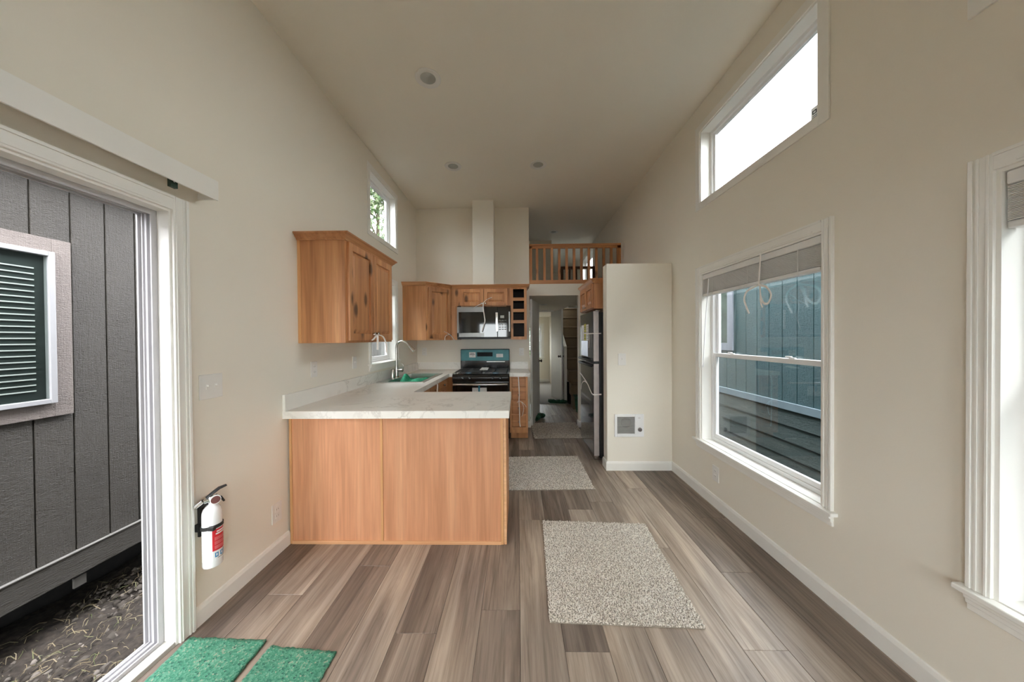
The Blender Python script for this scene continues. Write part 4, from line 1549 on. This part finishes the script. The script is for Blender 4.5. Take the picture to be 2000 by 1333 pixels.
ribbon([smooth_path([(0.934, FY0 - 0.008, 1.435), (FX - 0.006, FY0 - 0.008, 1.435), (FX - 0.008, 3.72, 1.435), (FX - 0.008, 4.0, 1.445)]),
        smooth_path([(FX - 0.009, 3.72, 1.432), (FX - 0.013, 3.70, 1.36), (FX - 0.013, 3.73, 1.27)])],
       'white tie around the freezer door', r=0.006, up=(1, 0, 0))
xr = XR - 0.006
ribbon([smooth_path([(xr, 2.120, 1.930), (xr - 0.002, 2.125, 1.83), (xr - 0.004, 2.130, 1.735)]),
        smooth_path([(xr - 0.004, 2.130, 1.735), (xr - 0.02, 2.09, 1.722), (xr - 0.03, 2.03, 1.700), (xr - 0.03, 1.995, 1.650), (xr - 0.03, 2.015, 1.600), (xr - 0.03, 2.050, 1.600), (xr - 0.022, 2.085, 1.640), (xr - 0.01, 2.112, 1.715)]),
        smooth_path([(xr - 0.004, 2.132, 1.730), (xr - 0.012, 2.16, 1.722), (xr - 0.02, 2.215, 1.700), (xr - 0.022, 2.238, 1.65), (xr - 0.022, 2.215, 1.59), (xr - 0.022, 2.190, 1.545)]),
        smooth_path([(xr - 0.006, 2.118, 1.725), (xr - 0.02, 2.095, 1.69), (xr - 0.022, 2.090, 1.62), (xr - 0.022, 2.072, 1.575)])],
       'white ribbon bow hanging from the raised blind', 'ribbon_bow', 0.0075, 0.25, 'ribbon', up=(1, 0, 0))

# ---- fire extinguisher
EX, EY = -1.512, 1.530
E_ = thing('fire_extinguisher', 'white fire extinguisher with red label on a black wall bracket', 'extinguisher', (EX, EY, 0.283))
r0 = 0.0385
MB().lathe([(0.004, 0.285), (0.030, 0.283), (r0 - 0.002, 0.286), (r0, 0.292), (r0, 0.535), (r0 * 0.97, 0.550), (r0 * 0.85, 0.565), (r0 * 0.62, 0.577), (0.016, 0.583), (0.013, 0.586), (0.013, 0.600)], (EX, EY, 0), 'z', 40).build('cylinder', M_white_gloss, E_, smooth=True)


def patch(a0, a1, z0, z1, r, name, mat, parent, label=None):
    vs, fs = [], []
    n = 14
    for i in range(n + 1):
        a = math.radians(a0 + (a1 - a0) * i / n)
        for z in (z0, z1):
            for rr in (r, r + 0.0006):
                vs.append((EX + rr * math.cos(a), EY + rr * math.sin(a), z))
    for i in range(n):
        k = i * 4
        fs += [(k, k + 4, k + 6, k + 2), (k + 1, k + 3, k + 7, k + 5), (k, k + 1, k + 5, k + 4), (k + 2, k + 6, k + 7, k + 3)]
    m = MB()
    m._add(vs, fs)
    return m.build(name, mat, parent, label=label)


lb = patch(-120, 95, 0.318, 0.482, r0 + 0.0002, 'label_wrap', M_white_gloss, E_)
patch(-46, 60, 0.366, 0.470, r0 + 0.0009, 'red_field', M_redlabel, lb, 'red instruction field')
for (a0, a1, z) in ((-22, 40, 0.455), (-28, 46, 0.444)):
    patch(a0, a1, z, z + 0.006, r0 + 0.0016, 'heading', M_paper, lb)
for j in range(3):
    for i in range(4):
        z = 0.430 - j * 0.021 - i * 0.0042
        patch(-34, 48 - 10 * (i == 3), z, z + 0.0014, r0 + 0.0016, 'text_line', plain('pale_red_print', (0.78, 0.30, 0.30), 0.5), lb)
for i in range(26):
    z = 0.325 + i * 0.0055
    patch(-112, -56 - 8 * (i % 3), z, z + 0.0014, r0 + 0.0009, 'text_line', M_greylabel, lb)
for a in (-22, 10, 38):
    patch(a - 11, a + 9, 0.334, 0.356, r0 + 0.0009, 'pictogram', M_bluelabel, lb, 'blue pictogram square')
    patch(a - 5, a + 3, 0.340, 0.352, r0 + 0.0016, 'pictogram_mark', M_paper, lb)
patch(-18, 45, 0.327, 0.329, r0 + 0.0009, 'text_line', M_ink, lb)
# strap and bracket
m = MB()
n = 30
ring_pts = []
vs, fs = [], []
for i in range(n + 1):
    a = math.radians(-165 + 330 * i / n)
    zz = 0.480 + 0.004 * math.cos(a)
    for z in (zz - 0.008, zz + 0.008):
        for rr in (r0 + 0.001, r0 + 0.004):
            vs.append((EX + rr * math.cos(a), EY + rr * math.sin(a), z))
for i in range(n):
    k = i * 4
    fs += [(k, k + 4, k + 6, k + 2), (k + 1, k + 3, k + 7, k + 5), (k, k + 1, k + 5, k + 4), (k + 2, k + 6, k + 7, k + 3)]
m._add(vs, fs)
m.build('strap', M_blackm, E_)
MB().box(EX + r0 * 0.45, EX + r0 * 0.45 + 0.030, EY - r0 - 0.005, EY - r0 + 0.012, 0.474, 0.492).build('buckle', M_blackm, E_, bevel=0.003)
m = MB()
m.box(XL, XL + 0.012, EY - 0.018, EY + 0.018, 0.430, 0.600)
m.prism([(XL, 0.592), (XL, 0.560), (XL + 0.018, 0.572), (EX, 0.590), (EX, 0.598)], 'y', EY - 0.012, EY + 0.012)
m.box(XL, XL + 0.016, EY - 0.032, EY + 0.032, 0.462, 0.498)
m.build('bracket', M_blackm, E_, bevel=0.002)
# valve head: body, gauge, levers and nozzle
vd = Vector((0.55, 0.83, 0)).normalized()       # direction the levers point
vn = Vector((vd.y, -vd.x, 0))
c0 = Vector((EX, EY, 0.610))
m = MB()
m.tube([c0 - vd * 0.030 + Vector((0, 0, -0.004)), c0 + Vector((0, 0, 0.002)), c0 + vd * 0.022 + Vector((0, 0, 0.006))], [0.010, 0.015, 0.013], 12)
m.lathe([(0.014, 0.596), (0.017, 0.602), (0.017, 0.622), (0.012, 0.628)], (EX, EY, 0), 'z', 16)
m.build('valve', M_chrome, E_, smooth=True)
m = MB()
m.tube([c0 - vd * 0.034 + Vector((0, 0, 0.0)), c0 - vd * 0.062 + Vector((0, 0, -0.018))], [0.010, 0.010], 12)
m.build('nozzle', M_chrome, E_, smooth=True)
m = MB()
m.tube([c0 - vd * 0.020 + Vector((0, 0, 0.012)), c0 + vd * 0.004 + Vector((0, 0, 0.028)), c0 + vd * 0.028 + Vector((0, 0, 0.043)), c0 + vd * 0.056 + Vector((0, 0, 0.048))], [0.012, 0.015, 0.015, 0.011], 10, 0.40)
m.build('top_lever', M_blackm, E_, smooth=True)
m = MB()
m.tube([c0 + vd * 0.018 + Vector((0, 0, 0.002)), c0 + vd * 0.034 + Vector((0, 0, -0.004)), c0 + vd * 0.046 + Vector((0, 0, -0.028))], [0.009, 0.010, 0.008], 10, 0.6)
m.build('lower_lever', M_blackm, E_, smooth=True)
gd = Vector((0.80, -0.60, 0)).normalized()      # gauge looks into the room
gc = c0 + gd * 0.018 + vd * 0.010
rot = Vector((0, 0, 1)).rotation_difference(gd).to_matrix()
g = MB().lathe([(0.012, -0.006), (0.021, 0.0), (0.021, 0.010), (0.018, 0.0105)], tuple(gc), 'z', 24, rot=rot).build('gauge', M_white_gloss, E_, smooth=True)
MB().lathe([(0.018, 0.0108), (0.001, 0.0115)], tuple(gc), 'z', 24, rot=rot).build('gauge_face', M_gauge, g)

# ---- loft railing
R_ = thing('loft_railing', 'alder baluster railing along the edge of the loft above the hall', 'railing', (0.9, YB + 0.04, 2.225))
ry0, ry1 = YB + 0.012, YB + 0.055
MB().box(0.190, XR, ry0 - 0.008, ry1 + 0.010, 2.815, 2.845).build('cap_rail', M_aldx, R_, bevel=0.004)
MB().box(0.190, XR, ry0, ry1, 2.780, 2.815).build('top_rail', M_aldx, R_)
MB().box(0.190, XR, ry0 - 0.010, ry1, 2.222, 2.285).build('bottom_rail', M_aldx, R_)
for x in (0.190, 1.548):
    MB().box(x, x + (0.045 if x < 1 else 0.058), ry0, ry1, 2.285, 2.815).build('post', M_aldz, R_)
bm_ = None
for i in range(11):
    x = 0.3125 + 0.1148 * i
    if bm_ is None:
        o = MB().box(-0.018, 0.018, ry0 + 0.003, ry1 - 0.003, 2.285, 2.780).build('baluster', M_aldz, R_)
        bm_ = o.data
    else:
        o = bpy.data.objects.new('baluster', bm_)
        COL.objects.link(o)
        o.parent = R_
    o.location = (x, 0, 0)
R_ = thing('stair_railing', 'dark wooden railing around the stairwell in the loft', 'railing', (1.2, 6.5, LOFT))
MB().box(0.88, XR - 0.01, 6.47, 6.53, 2.785, 2.835).build('top_rail', M_darkwood, R_)
MB().box(0.88, 0.94, 6.47, 6.53, LOFT, 2.785).build('post', M_darkwood, R_)
MB().box(1.535, XR - 0.01, 6.47, 6.53, LOFT, 2.785).build('post', M_darkwood, R_)
for x in (1.055, 1.185, 1.300, 1.420):
    MB().box(x, x + 0.034, 6.483, 6.517, LOFT, 2.785).build('baluster', M_darkwood, R_)

# ---- carpeted stairs
S = thing('staircase', 'brown carpeted stairs climbing from the hall to the loft', 'stairs', (1.33, 6.15, 0))
RI, TR = 0.2365, 0.23
for i in range(9):
    y = 6.15 + TR * i
    m = MB()
    zz = RI * (i + 1)
    m.prism([(y, zz - RI), (y, zz - 0.045), (y - 0.022, zz - 0.030), (y - 0.024, zz - 0.010), (y - 0.014, zz), (y + TR + 0.001, zz), (y + TR + 0.001, zz - RI)], 'x', 1.065, XR - 0.003)
    m.build('step', M_stairpile, S)

# ---- rugs with real pile


def rug(quad, label, dens=0.0062, h=0.0105, seed=1):
    q = [Vector((p[0], p[1], 0)) for p in quad]
    c = sum(q, Vector()) / 4
    T = thing('rug', label, 'rug', (c.x, c.y, 0))
    m = MB()
    vs = [(p.x, p.y, 0.0005) for p in q] + [(p.x, p.y, 0.007) for p in q]
    m._add(vs, [(3, 2, 1, 0), (4, 5, 6, 7), (0, 1, 5, 4), (1, 2, 6, 5), (2, 3, 7, 6), (3, 0, 4, 7)])
    m.build('backing', M_rugback, T)
    rs = np.random.RandomState(seed)
    la = (q[1] - q[0]).length
    lb_ = (q[3] - q[0]).length
    nu, nv = int(la / dens), int(lb_ / dens)
    uu, vv = np.meshgrid((np.arange(nu) + 0.5) / nu, (np.arange(nv) + 0.5) / nv, indexing='ij')
    u = uu.ravel() + rs.uniform(-0.5, 0.5, nu * nv) / nu
    v = vv.ravel() + rs.uniform(-0.5, 0.5, nu * nv) / nv
    Q = np.array([[p.x, p.y] for p in q])
    pos = ((1 - u) * (1 - v))[:, None] * Q[0] + (u * (1 - v))[:, None] * Q[1] + (u * v)[:, None] * Q[2] + ((1 - u) * v)[:, None] * Q[3]
    n = len(u)
    ang = rs.uniform(0, 2 * PI, n)
    rad = dens * rs.uniform(0.55, 0.80, n)
    top = h * rs.uniform(0.75, 1.25, n)
    lean = rs.normal(0, dens * 0.55, (n, 2))
    vs = np.zeros((n, 6, 3), np.float32)
    for k in range(3):
        a = ang + k * 2 * PI / 3
        vs[:, k, 0] = pos[:, 0] + rad * np.cos(a)
        vs[:, k, 1] = pos[:, 1] + rad * np.sin(a)
        vs[:, k, 2] = 0.006
        vs[:, k + 3, 0] = pos[:, 0] + lean[:, 0] + rad * 0.62 * np.cos(a + 0.6)
        vs[:, k + 3, 1] = pos[:, 1] + lean[:, 1] + rad * 0.62 * np.sin(a + 0.6)
        vs[:, k + 3, 2] = top + rs.uniform(-0.0015, 0.0015, n)
    base = (np.arange(n) * 6)[:, None]
    tri = np.array([[3, 4, 5], [0, 1, 4], [0, 4, 3], [1, 2, 5], [1, 5, 4], [2, 0, 3], [2, 3, 5]])
    fs = (base[:, None, :] + tri[None, :, :]).reshape(-1, 3)
    vs[:, :, 0] -= c.x
    vs[:, :, 1] -= c.y
    o = fast_mesh('pile', vs.reshape(-1, 3), fs, M_rugpile, T, (c.x, c.y, 0))
    o['kind'] = 'stuff'
    return T


rug([(0.180, 2.393), (0.932, 2.352), (0.882, 1.510), (0.147, 1.536)], 'beige shag rug lying in the middle of the room, nearest the viewer', seed=1)
rug([(-0.16, 3.675), (0.690, 3.703), (0.696, 2.898), (-0.16, 2.872)], 'beige rug behind the peninsula in front of the fridge', seed=2, dens=0.0075)
rug([(0.205, 5.147), (0.925, 5.175), (0.925, 4.368), (0.224, 4.366)], 'beige rug lying in the hall opening', seed=3, dens=0.009)

# ---- green carpet-padding squares and rolls


def pad(quad, label, seed):
    N = 34
    q = np.array(quad)
    rs = np.random.RandomState(seed)
    u, v = np.meshgrid(np.linspace(0, 1, N), np.linspace(0, 1, N), indexing='ij')
    P = ((1 - u) * (1 - v))[..., None] * q[0] + (u * (1 - v))[..., None] * q[1] + (u * v)[..., None] * q[2] + ((1 - u) * v)[..., None] * q[3]
    edge = (u < 1e-6) | (u > 1 - 1e-6) | (v < 1e-6) | (v > 1 - 1e-6)
    jit = rs.normal(0, 0.0016, P.shape)
    P = P + jit
    z = 0.0115 + rs.normal(0, 0.0007, u.shape) + 0.0015 * np.sin(9 * u + 5 * v + seed)
    z = np.where(edge, z - 0.002, z)
    c = P.reshape(-1, 2).mean(0)
    top = np.stack([P[..., 0] - c[0], P[..., 1] - c[1], z], -1).reshape(-1, 3)
    bot = top.copy()
    bot[:, 2] = 0.0008
    idx = np.arange(N * N).reshape(N, N)
    f1 = np.stack([idx[:-1, :-1], idx[1:, :-1], idx[1:, 1:], idx[:-1, 1:]], -1).reshape(-1, 4)
    loop = np.concatenate([idx[:, 0], idx[-1, 1:], idx[::-1, -1][1:], idx[0, ::-1][1:]])
    sd = np.stack([loop[:-1], loop[1:], loop[1:] + N * N, loop[:-1] + N * N], -1)
    o = fast_mesh('carpet_pad', np.concatenate([top, bot]), np.concatenate([f1, f1[:, ::-1] + N * N, sd]), M_pad, None, (c[0], c[1], 0))
    bm = bmesh.new()
    bm.from_mesh(o.data)
    bmesh.ops.recalc_face_normals(bm, faces=bm.faces)
    bm.to_mesh(o.data)
    bm.free()
    return tag(o, label, 'padding')


pad([(-1.535, 1.440), (-1.168, 1.430), (-1.162, 0.86), (-1.500, 0.86)], 'green speckled foam pad beside the sliding door', 4)
pad([(-1.124, 1.402), (-0.812, 1.378), (-0.808, 0.90), (-1.150, 0.90)], 'green foam pad further from the sliding door, slightly smaller', 9)


def bunch(pts, w_, label, seed, name='padding_roll'):
    """loose strip of padding folded over itself along a path on the floor"""
    rs = np.random.RandomState(seed)
    P = [Vector(p) for p in smooth_path(pts, 8)]
    rr = [w_ * (0.8 + 0.35 * rs.rand()) for _ in P]
    rr[0] *= 0.7
    rr[-1] *= 0.6
    P = [Vector((p.x, p.y, r * 0.72 + 0.002)) for p, r in zip(P, rr)]
    m = MB()
    m.tube(P, rr, 12, 0.70)
    o = m.build(name, M_padfilm, smooth=True)
    return tag(o, label, 'padding')


bunch([(0.215, 5.22, 0), (0.30, 5.30, 0), (0.36, 5.46, 0), (0.45, 5.52, 0)], 0.060, 'dark green padding bunched under the open hall door', 2)
bunch([(0.66, 6.78, 0), (0.78, 6.74, 0), (0.90, 6.72, 0), (1.02, 6.70, 0)], 0.055, 'dark green padding bunched under the bedroom door', 5)
m = MB()
m.prism([(5.84, 0.003), (5.96, 0.022), (6.06, 0.10), (6.10, 0.20), (6.108, 0.255), (6.30, 0.262), (6.30, 0.250), (6.118, 0.243), (6.11, 0.18), (6.07, 0.08), (5.97, 0.006), (5.84, 0.001)], 'x', 1.09, 1.52)
tag(m.build('padding_sheet', M_padfilm), 'dark green padding sheet draped over the bottom stair', 'padding')

# ================================================================ OUTSIDE
# ---- neighbouring house on the left (taupe grooved siding)
NX = -3.40
G = thing('neighbor_house', 'taupe neighbouring house with grooved siding outside the sliding door', 'house', (NX, 2.0, -0.8))
pz0, pz1 = -0.215, 2.62
sp = 0.2032
mesh = None
y = 2.163 - sp * 28
for i in range(67):
    if mesh is None:
        o = MB().box(NX - 0.018, NX, 0.004, sp - 0.004, pz0, pz1).build('siding_panel', M_sideL, G, bevel=0.003, seg=1)
        mesh = o.data
    else:
        o = bpy.data.objects.new('siding_panel', mesh)
        COL.objects.link(o)
        o.parent = G
        b = o.modifiers.new('bevel', 'BEVEL')
        b.width = 0.003
        b.segments = 1
    o.location = (0, y + sp * i, 0)
ye = y + sp * 67
MB().box(NX - 0.10, NX - 0.012, y, ye, pz0, pz1).build('sheathing', plain('siding_groove', (0.09, 0.083, 0.07), 0.7), G)
MB().box(NX - 0.10, NX + 0.022, y, ye, -0.405, -0.215).build('skirt_board', M_sideLt, G, bevel=0.004)
MB().box(NX - 0.10, NX + 0.028, y, ye, -0.219, -0.213).build('edge_highlight', plain('painted_edge_highlight', (0.20, 0.19, 0.175), 0.5), G)  # pale strip paints the highlight along the skirt board's top edge
MB().box(NX - 0.60, NX - 0.55, y, ye, -1.0, -0.40).build('crawl_shade', M_darkfill, G)  # near-black sheet standing in for the shade of the open crawl space
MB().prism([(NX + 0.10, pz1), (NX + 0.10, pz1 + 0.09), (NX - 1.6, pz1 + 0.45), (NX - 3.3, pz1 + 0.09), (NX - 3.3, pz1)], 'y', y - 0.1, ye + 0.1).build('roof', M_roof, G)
MB().box(NX - 3.0, NX - 0.10, y, ye, -0.40, pz1).build('core', M_darkfill, G)
MB().box(NX - 0.010, NX + 0.004, 2.345, 2.415, -0.500, -0.425).build('anchor_plate', plain('zinc_plate', (0.12, 0.115, 0.105), 0.5), G, label='small grey metal plate below the skirt board')
wy0, wy1, wz0, wz1 = 1.20, 2.352, 0.845, 2.137
cw = 0.10
W = MB().box(NX, NX + 0.012, wy0 + cw, wy1 - cw, wz0 + cw, wz1 - cw).build('window', plain('dark_room_behind_glass', (0.02, 0.028, 0.026), 0.6), G, label='window with white blinds')
for q in ((wy0, wy0 + cw, wz0, wz1), (wy1 - cw, wy1, wz0, wz1), (wy0 + cw, wy1 - cw, wz1 - cw, wz1), (wy0 + cw, wy1 - cw, wz0, wz0 + cw)):
    MB().box(NX, NX + 0.022, *q).build('casing', M_casL, G, bevel=0.002)
m = MB()
fy0, fy1, fz0, fz1 = wy0 + cw, wy1 - cw, wz0 + cw, wz1 - cw
for q in ((fy0, fy0 + 0.034, fz0, fz1), (fy1 - 0.034, fy1, fz0, fz1), (fy0 + 0.034, fy1 - 0.034, fz1 - 0.034, fz1), (fy0 + 0.034, fy1 - 0.034, fz0, fz0 + 0.034)):
    m.box(NX + 0.001, NX + 0.050, *q)
m.build('frame', M_vinylgrey, W, bevel=0.004)
mesh = None
for i in range(22):
    z = fz0 + 0.10 + i * 0.041
    if mesh is None:
        o = MB().box(NX + 0.014, NX + 0.020, fy0 + 0.05, fy1 - 0.085, -0.004, 0.004).build('slat', M_blind, W)
        mesh = o.data
    else:
        o = bpy.data.objects.new('slat', mesh)
        COL.objects.link(o)
        o.parent = W
    o.location = (0, 0, z)
MB().box(NX + 0.032, NX + 0.036, fy0 + 0.034, fy1 - 0.034, fz0 + 0.034, fz1 - 0.034).build('pane', mk_glass('neighbor_glass', (0.94, 0.975, 0.96), ior=1.25), W)

# ---- neighbouring house on the right (teal green)
NX = 3.20
G = thing('neighbor_house', 'teal green neighbouring house seen through the right windows', 'house', (NX, 1.0, -0.8))
mesh = None
yend = 9.02
for i in range(65):
    ya = yend - 0.046 - sp * (i + 1)
    if mesh is None:
        o = MB().box(NX, NX + 0.018, 0.0045, sp - 0.0045, 0.60, 2.42).build('siding_panel', M_sideR, G)
        mesh = o.data
    else:
        o = bpy.data.objects.new('siding_panel', mesh)
        COL.objects.link(o)
        o.parent = G
    o.location = (0, ya, 0)
y0 = yend - 0.046 - sp * 65
MB().box(NX, NX + 0.018, yend - 0.0415, yend, 0.60, 2.42).build('siding_panel', M_sideR, G)
MB().box(NX + 0.012, NX + 0.10, y0, yend, 0.60, 2.42).build('sheathing', plain('teal_groove', (0.018, 0.045, 0.048), 0.7), G)
MB().box(NX - 0.022, NX + 0.10, y0, yend, 0.515, 0.605).build('band_board', M_bandR, G, bevel=0.003)
mesh = None
for i in range(6):
    m = MB()
    z = 0.515 - 0.186 * (i + 1)
    m.prism([(NX - 0.016, z), (NX - 0.004, z + 0.190), (NX + 0.010, z + 0.190), (NX + 0.010, z)], 'y', y0, yend)
    m.build('lap_board', M_sideRl, G)
MB().box(NX + 0.008, NX + 0.10, y0, yend, -0.65, 0.52).build('lap_sheathing', M_darkfill, G)
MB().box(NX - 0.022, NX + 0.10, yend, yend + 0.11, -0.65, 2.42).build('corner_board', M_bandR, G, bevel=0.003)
MB().box(NX + 0.10, NX + 3.0, y0, yend + 0.10, -0.65, 2.42).build('core', M_darkfill, G)
MB().prism([(NX - 0.10, 2.42), (NX - 0.10, 2.50), (NX + 1.6, 2.85), (NX + 3.2, 2.50), (NX + 3.2, 2.42)], 'y', y0, yend + 0.2).build('roof', M_roof, G)

W = MB().box(NX - 0.008, NX + 0.004, 4.87, 6.10, 1.29, 2.22).build('window', M_farrefl, G, label='window pane painted with a pale green reflection, with white casing')
for q in ((4.757, 4.872, 1.18, 2.33), (6.10, 6.21, 1.18, 2.33), (4.872, 6.10, 2.22, 2.33), (4.872, 6.10, 1.18, 1.29)):
    MB().box(NX - 0.024, NX, *q).build('casing', plain('white_trim_board', (0.26, 0.275, 0.32), 0.5, var=0.03), W, bevel=0.003)

# ---- ground around the home
N = 90
gx, gy = np.meshgrid(np.linspace(-30, 30, N), np.linspace(-30, 40, N), indexing='ij')
rs = np.random.RandomState(11)
gz = -0.86 + rs.normal(0, 0.01, gx.shape)
idx = np.arange(N * N).reshape(N, N)
fs = np.stack([idx[:-1, :-1], idx[1:, :-1], idx[1:, 1:], idx[:-1, 1:]], -1).reshape(-1, 4)
o = fast_mesh('ground', np.stack([gx, gy, gz], -1).reshape(-1, 3), fs, M_dirt)
tag(o, 'dark bare soil between the houses', kind='structure')
m = MB()
m.box(XL - WT - 0.01, XL - WT + 0.02, YFRONT, YEND, -0.86, -0.02)
m.box(XR + WT - 0.02, XR + WT + 0.01, YFRONT, YEND, -0.86, -0.02)
tag(m.build('skirting', M_sideLt, loc=(0, 0, -0.86)), 'taupe skirting under the home', kind='structure')
# near soil strip with lumps
N1, N2 = 70, 130
gx, gy = np.meshgrid(np.linspace(-3.94, XL - WT - 0.02, N1), np.linspace(-1.0, 5.0, N2), indexing='ij')
gz = -0.80 + rs.normal(0, 0.009, gx.shape)
for _ in range(10):
    kx, ky, ph = rs.uniform(-9, 9), rs.uniform(-7, 7), rs.uniform(0, 6.3)
    gz += 0.010 * np.sin(kx * gx + ky * gy + ph)
idx = np.arange(N1 * N2).reshape(N1, N2)
fs = np.stack([idx[:-1, :-1], idx[1:, :-1], idx[1:, 1:], idx[:-1, 1:]], -1).reshape(-1, 4)
o = fast_mesh('soil_bed', np.stack([gx, gy, gz], -1).reshape(-1, 3), fs, M_dirt)
for p in o.data.polygons:
    p.use_smooth = True
tag(o, 'lumpy dark soil outside the sliding door', kind='structure')


def octas(n, pos, size, name, mat, label, cat, flat=0.7):
    rs = np.random.RandomState(5)
    unit = np.array([(1, 0, 0), (0, 1, 0), (-1, 0, 0), (0, -1, 0), (0, 0, 1), (0, 0, -1)], np.float32)
    tri = np.array([[0, 1, 4], [1, 2, 4], [2, 3, 4], [3, 0, 4], [1, 0, 5], [2, 1, 5], [3, 2, 5], [0, 3, 5]])
    a = rs.uniform(0, 6.3, n)
    sc = np.stack([size * rs.uniform(0.7, 1.3, n), size * rs.uniform(0.7, 1.3, n), size * flat * rs.uniform(0.6, 1.1, n)], -1)
    v = unit[None] * sc[:, None, :] * rs.uniform(0.8, 1.2, (n, 6, 1))
    x = v[..., 0] * np.cos(a)[:, None] - v[..., 1] * np.sin(a)[:, None]
    y = v[..., 0] * np.sin(a)[:, None] + v[..., 1] * np.cos(a)[:, None]
    v = np.stack([x, y, v[..., 2]], -1) + pos[:, None, :]
    fs = ((np.arange(n) * 6)[:, None, None] + tri[None]).reshape(-1, 3)
    o = fast_mesh(name, v.reshape(-1, 3), fs, mat)
    return tag(o, label, cat, kind='stuff')


n = 9000
pos = np.stack([rs.uniform(-3.7, -1.75, n), rs.uniform(0.2, 4.2, n), np.full(n, -0.795)], -1)
octas(n, pos, rs.gamma(2.0, 0.0055, n) + 0.004, 'gravel', M_pebble, 'fine gravel and clods scattered on the soil', 'gravel')
# dry roots and grass
n = 2600
px, py = rs.uniform(-3.7, -1.8, n), rs.uniform(0.4, 4.2, n)
sel = rs.rand(n)
vs, fs = [], []
for i in range(n):
    a = rs.uniform(0, 6.3)
    L = rs.uniform(0.03, 0.13)
    h = rs.uniform(0.005, 0.05)
    b = rs.uniform(-1.2, 1.2)
    k = len(vs)
    for j in range(4):
        t = j / 3
        aa = a + b * t
        x = px[i] + L * t * math.cos(aa)
        y = py[i] + L * t * math.sin(aa)
        z = -0.79 + h * math.sin(PI * min(1, t * 0.8 + 0.1))
        wd = 0.0022 * (1.1 - t * 0.8)
        nx_, ny_ = -math.sin(aa) * wd, math.cos(aa) * wd
        vs.append((x + nx_, y + ny_, z))
        vs.append((x - nx_, y - ny_, z + wd))
    for j in range(3):
        q = k + 2 * j
        fs.append((q, q + 1, q + 3, q + 2))
o = fast_mesh('dry_grass', np.array(vs), np.array(fs), M_straw)
tag(o, 'dry roots and grass blades on the soil', 'grass', kind='stuff')


# ---- trees


def tree(base, height, crown_r, label, nleaf, seed, leaf=0.16, trunk=0.16):
    rs = np.random.RandomState(seed)
    T = thing('tree', label, 'tree', base)
    b = Vector(base)
    m = MB()
    top = b + Vector((0.2, 0.1, height * 0.86))
    m.tube([b, b + Vector((0.05, 0, height * 0.3)), b + Vector((0.15, 0.08, height * 0.6)), top], [trunk, trunk * 0.8, trunk * 0.5, trunk * 0.15], 10)
    m.build('trunk', M_hedge_stem, T, smooth=True)
    tips = []
    m = MB()
    for i in range(34):
        t = rs.uniform(0.25, 0.9)
        s = b.lerp(top, t)
        a = rs.uniform(0, 6.3)
        ln_ = crown_r * rs.uniform(0.6, 1.05) * (1.15 - 0.6 * t)
        e = s + Vector((math.cos(a) * ln_, math.sin(a) * ln_, ln_ * rs.uniform(0.05, 0.7)))
        mid = s.lerp(e, 0.5) + Vector((0, 0, ln_ * 0.08))
        m.tube([s, mid, e], [trunk * 0.28 * (1.1 - t * 0.6), trunk * 0.16, trunk * 0.05], 6)
        tips += [s.lerp(e, f) for f in (0.45, 0.6, 0.75, 0.9, 1.0)]
    m.build('branches', M_hedge_stem, T, smooth=True)
    tips = np.array([tuple(p) for p in tips])
    c = tips[rs.randint(0, len(tips), nleaf)] + rs.normal(0, crown_r * 0.11, (nleaf, 3))
    d1 = rs.normal(0, 1, (nleaf, 3))
    d1 /= np.linalg.norm(d1, axis=1)[:, None]
    d2 = np.cross(d1, rs.normal(0, 1, (nleaf, 3)))
    d2 /= np.linalg.norm(d2, axis=1)[:, None]
    L = leaf * rs.uniform(0.5, 1.2, nleaf)[:, None]
    vs = np.stack([c - d1 * L, c + d2 * L * 0.4, c + d1 * L, c - d2 * L * 0.4], 1)
    fs = (np.arange(nleaf) * 4)[:, None] + np.arange(4)[None]
    o = fast_mesh('foliage', vs.reshape(-1, 3) - np.array(base), fs, M_leaf, T, base)
    o['kind'] = 'stuff'
    return T


tree((-5.9, 13.0, -0.86), 10.5, 2.6, 'leafy tree seen through the small high window', 13000, 3, leaf=0.11)
tree((9.0, 14.5, -0.86), 5.5, 2.2, 'green tree beyond the corner of the green house', 5200, 8, leaf=0.14)
tree((1.5, 15.5, -0.86), 4.2, 1.9, 'tree outside the far bedroom window', 4000, 12, leaf=0.14)
